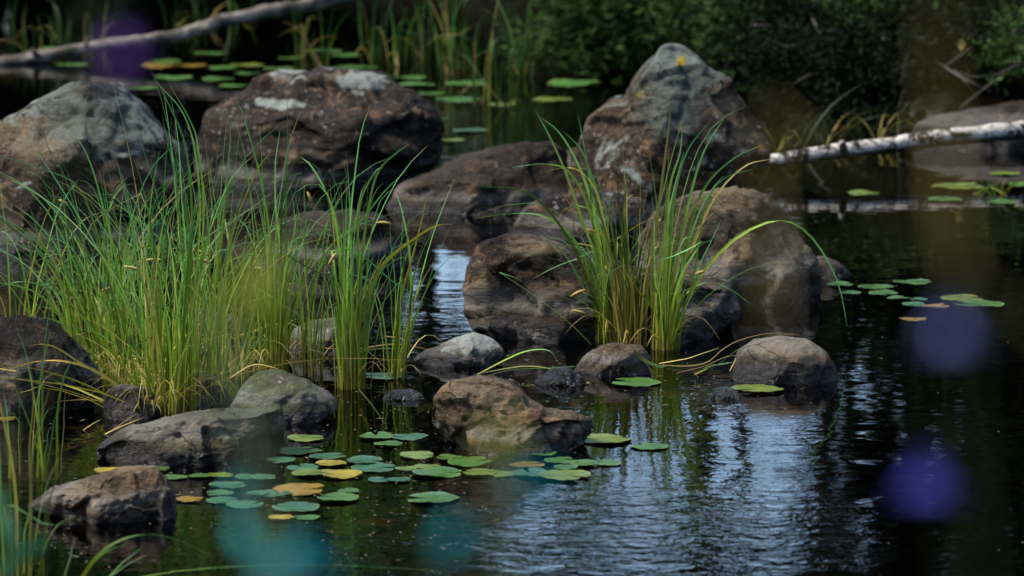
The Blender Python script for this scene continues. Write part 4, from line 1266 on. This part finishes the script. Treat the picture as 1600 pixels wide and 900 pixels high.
log("fallen_log", "weathered grey fallen trunk rising from the far water at top left",
    [(-60, 104, 25.6), (0, 98, 25.6), (60, 90, 25.7), (130, 76, 25.8), (200, 66, 25.8), (262, 58, 25.9), (312, 47, 26.0), (345, 33, 26.1), (400, 22, 26.2), (455, 14, 26.4), (520, -2, 26.6), (620, -22, 26.8), (760, -60, 27)],
    [0.02, 0.036, 0.044, 0.038, 0.034, 0.038, 0.041, 0.043, 0.043, 0.044, 0.048, 0.05, 0.05], M['deadwood'], 0.5, 3,
    stubs=[([(130, 74, 25.8), (136, 66, 25.75), (140, 58, 25.7)], [0.018, 0.012, 0.008]), ([(62, 88, 25.7), (54, 82, 25.6), (50, 74, 25.6)], [0.02, 0.014, 0.006])])
yb = 19.9
log("birch_log", "white and black birch trunk lying just above the water on the right",
    [(1203, 252, 19.9), (1212, 251, 19.91), (1260, 244, 20.0), (1330, 234, 20.1), (1400, 226, 20.25), (1470, 216, 20.4), (1540, 209, 20.5), (1610, 202, 20.65), (1720, 188, 20.8), (1900, 165, 21.2)],
    [0.022, 0.033, 0.036, 0.038, 0.040, 0.042, 0.043, 0.045, 0.05, 0.055], M['birch'], 0.22, 5,
    stubs=[([(1318, 236, 20.05), (1316, 224, 20.0), (1314, 220, 20.0)], [0.022, 0.016, 0.01])])

# ------------------------------------------------------------------ foliage
def leaf_mesh(name, cents, size, mat, aspect=0.35, seed=0, droop=0.0):
    r = np.random.default_rng(seed)
    n = len(cents)
    d = r.normal(size=(n, 3)); d[:, 2] = d[:, 2] * 0.5 - droop
    d /= np.linalg.norm(d, axis=1, keepdims=True)
    q = r.normal(size=(n, 3))
    s = np.cross(d, q); s /= np.linalg.norm(s, axis=1, keepdims=True) + 1e-9
    nn = np.cross(d, s)
    L = size * r.uniform(0.6, 1.3, (n, 1))
    a = cents
    b = cents + d * L * 0.5 + s * L * aspect * 0.5 + nn * L * 0.06
    c = cents + d * L
    e = cents + d * L * 0.5 - s * L * aspect * 0.5 + nn * L * 0.06
    v = np.stack([a, b, c, e], 1).reshape(-1, 3)
    f = np.arange(n * 4).reshape(n, 4)
    rn = np.repeat(r.random(n), 4)
    return mesh_np(name, v, f, mat, False, {"rnd": rn})


def shrub(name, label, base, tips, leafn, size, mat, seed, aspect=0.35, spread=0.13, cat="shrub", group=None, droop=0.1, twigs=3):
    r = np.random.default_rng(seed)
    base = np.array(base, float)
    root = thing(name, tuple(base), label, cat, group)
    cs = []
    for t in tips:
        t = np.array(t, float)
        mid = (base + t) / 2 + np.array([r.normal() * 0.06, r.normal() * 0.06, 0.12 * np.linalg.norm(t - base)])
        m2 = base * 0.8 + t * 0.2 + np.array([0, 0, 0.05])
        path = [base - [0, 0, 0.05], m2, mid, t]
        L = np.linalg.norm(t - base)
        obj("branch", tube_mesh("branch", path, [0.012 + 0.008 * L, 0.010, 0.007, 0.003], 6, M['twig'], base, 0, 10), root)
        cpts = catmull(np.array(path), np.linspace(0.3, 1, 12))
        sub = [cpts]
        for k_ in range(twigs):
            p0 = cpts[r.integers(2, 11)]
            dd = r.normal(size=3); dd[2] = abs(dd[2]) * 0.5 - 0.2; dd /= np.linalg.norm(dd)
            p1 = p0 + dd * L * r.uniform(0.25, 0.5)
            sub.append(p0 + (p1 - p0) * np.linspace(0, 1, 8)[:, None])
        cs += sub
    allc = np.concatenate(cs)
    pick = allc[r.integers(0, len(allc), leafn)]
    cl = pick + r.normal(size=(leafn, 3)) * spread * (0.35 + 0.65 * r.random((leafn, 1)))
    o = obj("foliage", leaf_mesh("foliage", cl - base, size, mat, aspect, seed, droop), root)
    o["kind"] = "stuff"
    return root


def shrub_px(name, label, bx, by, Y_, tips, leafn, size, mat, seed, **kw):
    b = PY(bx, by, Y_)
    r = random.Random(seed)
    tp = [tuple(PY(x, y, Y_ + r.uniform(-0.45, 0.45))) for x, y in tips]
    return shrub(name, label, tuple(b), tp, leafn, size, mat, seed, **kw)


G_S = "shrubs on the far bank"
shrub_px("willow_shrub", "light green willow shrub leaning over water left of the pointed boulder", 1010, 60, 24.9,
         [(840, 40), (870, 80), (900, 20), (930, 90), (960, 50), (880, 110), (990, 100), (1000, 10), (860, 5), (940, 0), (1020, 120), (830, 90), (980, 30), (900, 60)],
         9000, 0.08, M['willow'], 61, aspect=0.28, spread=0.11, group=G_S, cat="shrub")
shrub_px("willow_shrub", "dim willow shrub right behind the pointed boulder", 1130, 40, 24.2,
         [(1090, 30), (1120, 80), (1150, 60), (1170, 100), (1185, 60), (1100, 100), (1160, 20), (1050, 30), (1140, 120), (1180, 10)],
         3600, 0.065, M['leaf_mid'], 62, aspect=0.4, spread=0.10, group=G_S, cat="shrub")
shrub_px("leafy_shrub", "dark leafy shrub hanging from the top right bank", 1360, -20, 22.8,
         [(1320, 20), (1340, 60), (1370, 40), (1400, 10), (1330, 80), (1440, 30), (1460, 15), (1300, 5), (1480, 45)],
         2600, 0.05, M['leaf_mid'], 63, aspect=0.55, spread=0.08, group=G_S, cat="shrub")
shrub_px("leafy_shrub", "small leafy shrub among the arching reeds at the right edge", 1585, 110, 21.9,
         [(1560, 60), (1540, 90), (1590, 40), (1600, 100), (1550, 120), (1575, 20), (1620, 60)], 1200, 0.04, M['willow'], 64, aspect=0.6, spread=0.07, group=G_S, cat="shrub")
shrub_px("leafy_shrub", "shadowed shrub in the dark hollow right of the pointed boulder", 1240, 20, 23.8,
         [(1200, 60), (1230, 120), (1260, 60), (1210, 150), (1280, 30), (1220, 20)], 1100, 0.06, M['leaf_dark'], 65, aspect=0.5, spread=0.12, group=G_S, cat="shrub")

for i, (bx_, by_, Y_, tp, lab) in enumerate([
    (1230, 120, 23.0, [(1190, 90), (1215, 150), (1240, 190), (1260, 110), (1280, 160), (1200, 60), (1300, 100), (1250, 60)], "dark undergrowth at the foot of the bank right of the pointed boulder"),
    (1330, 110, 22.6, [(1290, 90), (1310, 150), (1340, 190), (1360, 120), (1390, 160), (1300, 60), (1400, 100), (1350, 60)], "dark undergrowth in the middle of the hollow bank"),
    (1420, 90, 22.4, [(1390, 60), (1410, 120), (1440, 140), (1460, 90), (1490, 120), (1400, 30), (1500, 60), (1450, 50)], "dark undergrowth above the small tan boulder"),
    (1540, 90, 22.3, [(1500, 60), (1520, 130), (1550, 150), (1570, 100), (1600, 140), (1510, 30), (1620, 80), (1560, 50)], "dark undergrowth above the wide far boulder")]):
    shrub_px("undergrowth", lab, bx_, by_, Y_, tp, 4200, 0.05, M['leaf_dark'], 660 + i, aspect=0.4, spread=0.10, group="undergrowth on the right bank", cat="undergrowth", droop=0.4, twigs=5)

# taller bank shrubs, mostly above the frame; mirrored in the water
hr = random.Random(5)
for i, (bx, off, h, w, ln, m) in enumerate([(-5.2, 1.0, 1.8, 1.4, 5000, 'leaf_dark'), (-3.4, 1.2, 1.7, 1.3, 5000, 'leaf_dark'), (-1.9, 1.3, 1.5, 1.2, 5000, 'leaf_dark'), (-0.4, 1.6, 1.6, 1.2, 5000, 'leaf_mid'),
                                         (0.9, 2.2, 1.4, 1.1, 5000, 'leaf_mid'), (2.4, 2.0, 1.2, 0.9, 5000, 'leaf_dark'), (3.5, 1.5, 2.0, 1.3, 5500, 'leaf_dark'), (5.0, 1.8, 2.2, 1.4, 5500, 'leaf_dark')]):
    by = float(bank_edge(bx)) + off
    bz = float(ground_h(np.array([bx]), np.array([by]))[0])
    tips = [(bx + hr.uniform(-w, w), by + hr.uniform(-0.8, 0.7), bz + hr.uniform(0.25, 1.0) * h) for _ in range(16)]
    nth = ["at far left", "second from the left", "behind the grey log", "behind the bright reeds", "above the willow", "over the dark hollow", "above the far boulders", "at far right"][i]
    shrub("bank_shrub", "dark bushy shrub on the far bank crest, " + nth, (bx, by, bz), tips, ln, 0.10, M[m], 700 + i, aspect=0.5, spread=0.22, group="bank crest shrubs", cat="shrub", twigs=4)

# brushwood: bare fallen twigs over the dark hollow
def brush(label, segs, Y_, seed):
    r = random.Random(seed)
    b = PY(segs[0][0][0], segs[0][0][1], Y_)
    root = thing("brushwood", (b.x, b.y, b.z), label, "brushwood", "dead branches on the right bank")
    for s in segs:
        p = np.array([tuple(PY(x, y, Y_ + r.uniform(-0.3, 0.3))) for x, y in s])
        w0 = r.uniform(0.006, 0.012)
        obj("twig", tube_mesh("twig", p, [w0, w0 * 0.8, w0 * 0.6, w0 * 0.35], 6, M['twig'], tuple(b), 0.2, 12, seed), root)


brush("bare grey twigs crossing the dark hollow right of the pointed boulder",
      [[(1180, 40), (1260, 45), (1330, 50), (1420, 52)], [(1190, 85), (1250, 88), (1300, 85), (1340, 78)], [(1270, 30), (1285, 60), (1300, 100), (1310, 140)],
       [(1330, 95), (1345, 120), (1360, 150), (1385, 165)], [(1285, 90), (1280, 120), (1285, 160), (1290, 190)], [(1310, 130), (1350, 112), (1390, 80), (1420, 60)],
       [(1200, 60), (1225, 72), (1245, 70)], [(1215, 150), (1260, 120), (1300, 112), (1350, 115)]], 22.9, 1)
brush("tangled twigs behind the birch trunk near the far boulders",
      [[(1400, 85), (1450, 90), (1500, 120), (1560, 150)], [(1430, 150), (1470, 110), (1510, 80), (1550, 40)], [(1490, 110), (1510, 130), (1530, 160)],
       [(1380, 60), (1420, 100), (1470, 140), (1500, 165)], [(1500, 170), (1530, 145), (1570, 115), (1600, 90)], [(1440, 60), (1480, 100), (1520, 120), (1570, 110)]], 22.1, 2)
# single orange leaf caught in the twigs
lp = PY(1502, 71, 22.0)
lm = mesh_np("fallen_leaf", [(0, 0, -0.03), (0.022, 0.004, 0), (0.012, 0.0, 0.028), (0, 0, 0.04), (-0.013, 0.0, 0.027), (-0.021, 0.005, 0)], [[0, 1, 2, 3, 4, 5]], M['seed'], False)
tag(obj("orange_leaf", lm, loc=lp), "single rusty orange leaf caught in the twigs at top right", "leaf")

# ------------------------------------------------------------------ trees behind (seen as reflections) and their shade
def tree(name, label, x, y, h, crown_r, crown_lo, leafn, mat, seed, size=0.28, trunk_r=0.14, group=None, clumps=26, limbs=6, cat="tree"):
    r = np.random.default_rng(seed)
    z = float(ground_h(np.array([x]), np.array([y]))[0])
    root = thing(name, (x, y, z), label, cat, group)
    lean = r.normal(size=2) * 0.25
    path = np.array([(0, 0, -0.2), (lean[0] * 0.3, lean[1] * 0.3, h * 0.35), (lean[0], lean[1], h * 0.7), (lean[0], lean[1], h * 0.98)])
    obj("trunk", tube_mesh("trunk", path, [trunk_r * 1.3, trunk_r, trunk_r * 0.6, 0.03], 10, M['bark'], (0, 0, 0), 0.12, 16, seed), root)
    cc = []
    for k_ in range(clumps):
        u = r.uniform(0, 1)
        zz = crown_lo + (h - crown_lo) * u
        rr = crown_r * (1 - 0.65 * u ** 1.3) * math.sqrt(r.random())
        a = r.uniform(0, 6.28)
        cc.append((math.cos(a) * rr + lean[0] * u, math.sin(a) * rr + lean[1] * u, zz))
    cc = np.array(cc)
    for k_ in range(limbs):
        t = cc[k_]
        z0 = max(0.5, t[2] - 0.35 * h * 0.3)
        p = [(0, 0, z0 * 0.9), (t[0] * 0.5, t[1] * 0.5, (z0 + t[2]) / 2 + 0.1), tuple(t)]
        obj("limb", tube_mesh("limb", p, [trunk_r * 0.4, trunk_r * 0.25, 0.02], 6, M['bark'], (0, 0, 0), 0.1, 8, seed + k_), root)
    pk = cc[r.integers(0, len(cc), leafn)]
    sg = np.array([0.42, 0.42, 0.30]) * crown_r * 0.55
    cl = pk + r.normal(size=(leafn, 3)) * sg
    o = obj("crown", leaf_mesh("crown", cl, size, mat, 0.7, seed), root)
    o["kind"] = "stuff"
    return root


TREES = [
    # x, y, h, crown_r, crown_lo, n, mat
    (-14, 34, 12, 3.0, 0.3, 5200, 'leaf_dark', "broad dark tree mirrored at far left of the pond"),
    (-9.5, 33, 13, 2.8, 0.3, 5600, 'needle', "dark conifer mirrored left of the pond"),
    (-6.0, 33, 14, 2.4, 0.2, 6400, 'leaf_dark', "tall dense tree mirrored beside the corner rock"),
    (-3.9, 34.5, 13, 1.9, 0.2, 6000, 'needle', "tall conifer mirrored behind the long dark rock"),
    (-2.2, 35, 12, 0.9, 0.2, 4600, 'leaf_dark', "narrow tree mirrored between lily pads"),
    (5.9, 31, 14, 2.3, 0.2, 9000, 'needle', "tall conifer mirrored in the dark right water"),
    (4.6, 35.0, 13, 1.2, 0.3, 5600, 'leaf_dark', "narrow dark tree mirrored right of the sky gap"),
    (8.6, 29, 14, 2.8, 0.2, 6000, 'leaf_dark', "broad tree mirrored at the right edge of the pond"),
    (13, 27, 13, 3.0, 0.3, 5200, 'needle', "dark conifer mirrored beyond the right edge"),
    (0.35, 42, 7.6, 0.6, 5.9, 2200, 'leaf_dark', "thin birch mirrored as a dark line in the sky gap"),
    (1.9, 41, 7.7, 1.6, 5.7, 5200, 'leaf_mid', "slender tree whose raised crown closes the sky gap"),
    (3.3, 43, 9.0, 0.7, 5.6, 1200, 'leaf_mid', "slim birch mirrored right in the sky gap"),
    (0.9, 39, 6.6, 1.0, 3.1, 230, 'leaf_mid', "sparse sapling whose leaves break up the sky gap, left one"),
    (2.2, 39.5, 6.8, 1.0, 3.2, 230, 'leaf_mid', "sparse sapling whose leaves break up the sky gap, right one"),
    (-0.8, 40, 5.4, 0.6, 2.8, 900, 'leaf_mid', "young tree mirrored in the narrow channel between the stones"),
    (-0.85, 42, 9.0, 0.95, 4.6, 7000, 'leaf_mid', "leaning birch mirrored left in the sky gap"),
]
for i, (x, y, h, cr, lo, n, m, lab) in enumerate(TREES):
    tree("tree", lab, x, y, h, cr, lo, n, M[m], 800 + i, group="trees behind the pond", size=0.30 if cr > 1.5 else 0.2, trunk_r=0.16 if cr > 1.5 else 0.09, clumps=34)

# far-off wood beyond: one mass, low in the gap
wr = np.random.default_rng(77)
n = 70000
wx_ = wr.uniform(-45, 45, n)
top = np.where((wx_ > 0.0) & (wx_ < 3.6), 2.4 + 0.4 * np.sin(wx_ * 2.1), np.where((wx_ > -1.4) & (wx_ <= 0), 2.2, 11 + 2.0 * np.sin(wx_ * 0.8)))
wy_ = 44 + wr.uniform(0, 8, n)
wz_ = -0.2 + (top + 0.8) * wr.random(n) ** 0.95
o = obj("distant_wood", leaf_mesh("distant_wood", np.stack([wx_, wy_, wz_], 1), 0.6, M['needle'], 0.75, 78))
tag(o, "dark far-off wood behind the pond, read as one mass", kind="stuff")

n = 26000  # unseen wood, added to block sky light and darken the rock fronts
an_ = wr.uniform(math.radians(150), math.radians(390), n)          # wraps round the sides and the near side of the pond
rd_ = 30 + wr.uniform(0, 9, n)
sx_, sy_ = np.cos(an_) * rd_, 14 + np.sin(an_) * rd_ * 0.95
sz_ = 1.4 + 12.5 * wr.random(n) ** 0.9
o = obj("added_shade_wood", leaf_mesh("added_shade_wood", np.stack([sx_, sy_, sz_], 1), 1.3, M['needle'], 0.75, 79))
tag(o, "unseen wood added on the other sides of the pond to darken it", kind="stuff")

# ------------------------------------------------------------------ blurred plants on the near bank
M['petal_blue'] = plain_mat("blue_petal", (0.035, 0.06, 0.40), (0.08, 0.06, 0.38), 0.6, 0.3)
M['petal_pale'] = plain_mat("pale_blue_petal", (0.12, 0.17, 0.45), (0.2, 0.22, 0.5), 0.6, 0.3)
M['petal_violet'] = plain_mat("violet_petal", (0.14, 0.045, 0.34), (0.22, 0.09, 0.42), 0.6, 0.3)
M['stem_green'] = plain_mat("flower_stem", (0.06, 0.10, 0.03), (0.09, 0.13, 0.04), 0.6)
M['leaf_teal'] = plain_mat("blue_green_leaf", (0.01, 0.42, 0.46), (0.03, 0.5, 0.44), 0.5, 0.25)
M['leaf_yellow'] = plain_mat("yellow_green_leaf", (0.24, 0.30, 0.015), (0.32, 0.30, 0.02), 0.5, 0.3)
M['leaf_green'] = plain_mat("fresh_green_leaf", (0.04, 0.18, 0.06), (0.06, 0.22, 0.09), 0.5, 0.3)
M['dry_stem'] = plain_mat("dry_straw", (0.26, 0.19, 0.035), (0.34, 0.26, 0.06), 0.8)


def gz(x, y):
    return float(ground_h(np.array([x]), np.array([y]))[0])


def petal_mesh(name, L, W, bend, mat):
    vs, fs = [], []
    n = 6
    for i in range(n + 1):
        t = i / n
        w_ = W * math.sin(math.pi * (0.08 + 0.87 * t)) ** 0.7
        z = L * t * math.cos(bend * t); y = L * t * math.sin(bend * t)
        vs += [(-w_ / 2, y, z), (0, y - 0.08 * W, z), (w_ / 2, y, z)]
    for i in range(n):
        b = i * 3
        fs += [[b, b + 1, b + 4, b + 3], [b + 1, b + 2, b + 5, b + 4]]
    return mesh_np(name, vs, fs, mat)


def near_flower(label, px, py, Y_, size, mat, bx, by, seed):
    """harebell-like flower: stem, petals"""
    h = PY(px, py, Y_)
    z = gz(bx, by)
    root = thing("harebell", (bx, by, z), label, "flower", "blurred blue flowers on the near bank")
    b = np.array((bx, by, z))
    path = [b, b * 0.6 + np.array(h) * 0.4 + [0, 0, 0.08], np.array(h) + [(bx - h.x) * 0.12, 0, 0.012], np.array(h) + [0, 0, size * 0.45]]
    obj("stem", tube_mesh("stem", path, [0.0016, 0.0013, 0.001, 0.001], 6, M['stem_green'], b, 0, 20), root)
    fl = bpy.data.objects.new("flower_head", petal_mesh("flower_head", size * 0.3, size * 0.3, 0.2, M['stem_green']))
    COL.objects.link(fl); fl.parent = root
    fl.location = np.array(h) - b + [0, 0, size * 0.45]
    fl.rotation_euler = (math.pi, 0, 0)
    me = petal_mesh("petal", size, size * (0.42 if size > 0.028 else 0.22), 0.75, mat)
    for k_ in range(6):
        p_ = bpy.data.objects.new("petal", me); COL.objects.link(p_); p_.parent = fl
        p_.rotation_euler = (-0.22, 0, k_ * math.pi / 3)
        p_.rotation_mode = 'ZYX'
    return root


def near_leaf_plant(label, leaves, Y_, bx, by, mat, cat="leafy plant", name="herb"):
    z = gz(bx, by)
    root = thing(name, (bx, by, z), label, cat, "blurred leafy plants on the near bank")
    b = np.array((bx, by, z))
    for (px, py, L, W, ang) in leaves:
        h = np.array(PY(px, py, Y_))
        d = np.array([math.sin(ang), 0.15, math.cos(ang)])
        s_ = h - d * L / 2
        path = [b, b * 0.55 + s_ * 0.45 + [(bx - h[0]) * 0.2, 0, 0.02], s_ - [0, 0, 0.015], s_]
        st = obj("stem", tube_mesh("stem", path, [0.0014, 0.0011, 0.0008, 0.0006], 5, M['stem_green'], b, 0, 14), root)
        me = petal_mesh("leaf", L, W, 0.35, mat)
        lf = bpy.data.objects.new("leaf", me); COL.objects.link(lf); lf.parent = st
        lf.location = s_ - b
        lf.rotation_euler = (0, ang, 0)
    return root


near_flower("deep blue blurred harebell low on the right, in front of dark water", 1448, 750, 2.2, 0.0282, M['petal_blue'], 0.27, 2.34, 1)
near_flower("grey blue blurred harebell halfway up the right side", 1485, 515, 1.9, 0.024, M['petal_pale'], 0.24, 1.95, 2)
near_flower("violet blurred harebell before the grey log at top left", 190, 75, 2.1, 0.023, M['petal_violet'], -0.32, 2.15, 3)
near_leaf_plant("blurred teal leaves at the bottom left of the view", [(385, 845, 0.024, 0.010, -0.7), (460, 868, 0.030, 0.016, 0.9), (500, 885, 0.022, 0.010, 1.3), (372, 772, 0.018, 0.007, 0.3), (415, 905, 0.024, 0.014, 0.2)],
                2.6, -0.17, 2.65, M['leaf_teal'])
near_leaf_plant("blurred teal leaf beside the large pad with a black hole", [(832, 752, 0.026, 0.012, 1.3), (705, 838, 0.02, 0.010, 0.6)], 2.2, 0.0, 1.3, M['leaf_teal'])
near_leaf_plant("blurred yellow green leaf over the left sedge", [(400, 450, 0.040, 0.020, 0.4), (375, 480, 0.026, 0.012, 1.0)], 2.3, -0.05, 1.5, M['leaf_yellow'])
near_leaf_plant("blurred yellow green leaf tip over the golden brown rock", [(782, 690, 0.024, 0.014, 0.5)], 2.2, 0.0, 2.05, M['leaf_yellow'])
near_leaf_plant("soft green sprig in the bottom left corner", [(14, 830, 0.05, 0.02, -0.2), (50, 858, 0.045, 0.018, 1.2), (20, 880, 0.05, 0.022, 0.6), (-5, 790, 0.04, 0.018, 0.3)], 5.0, -0.62, 5.1, M['leaf_green'])


def droop_stem(label, pts, Y_, rad, bx, by):
    z = gz(bx, by)
    b = np.array((bx, by, z))
    root = thing("dry_grass_stem", tuple(b), label, "grass stem", "blurred dry stems on the near bank")
    hp = [np.array(PY(x, y, Y_)) for x, y in pts]
    top = hp[0]
    path = [b, b + [(top[0] - b[0]) * 0.2, 0, 0.4], b * 0.35 + top * 0.65 + [0, 0, 0.10], top + [0, 0, 0.02]]
    obj("stalk", tube_mesh("stalk", path, [0.002, 0.0016, 0.0012, 0.001], 6, M['dry_stem'], b, 0, 24), root)
    obj("seed_plume", tube_mesh("seed_plume", hp, rad, 8, M['dry_stem'], b, 0.3, 30, 4), root)


droop_stem("blurred straw plume hanging at the right of the view", [(1462, -30), (1468, 100), (1478, 220), (1490, 330), (1510, 440)], 1.8, [0.0006, 0.0012, 0.0022, 0.0036, 0.0012], 0.62, 2.0)
droop_stem("blurred straw plume in front of the grey beige boulder", [(1200, 240), (1205, 320), (1212, 420), (1215, 530)], 2.0, [0.001, 0.0015, 0.003, 0.0015], 0.62, 2.1)
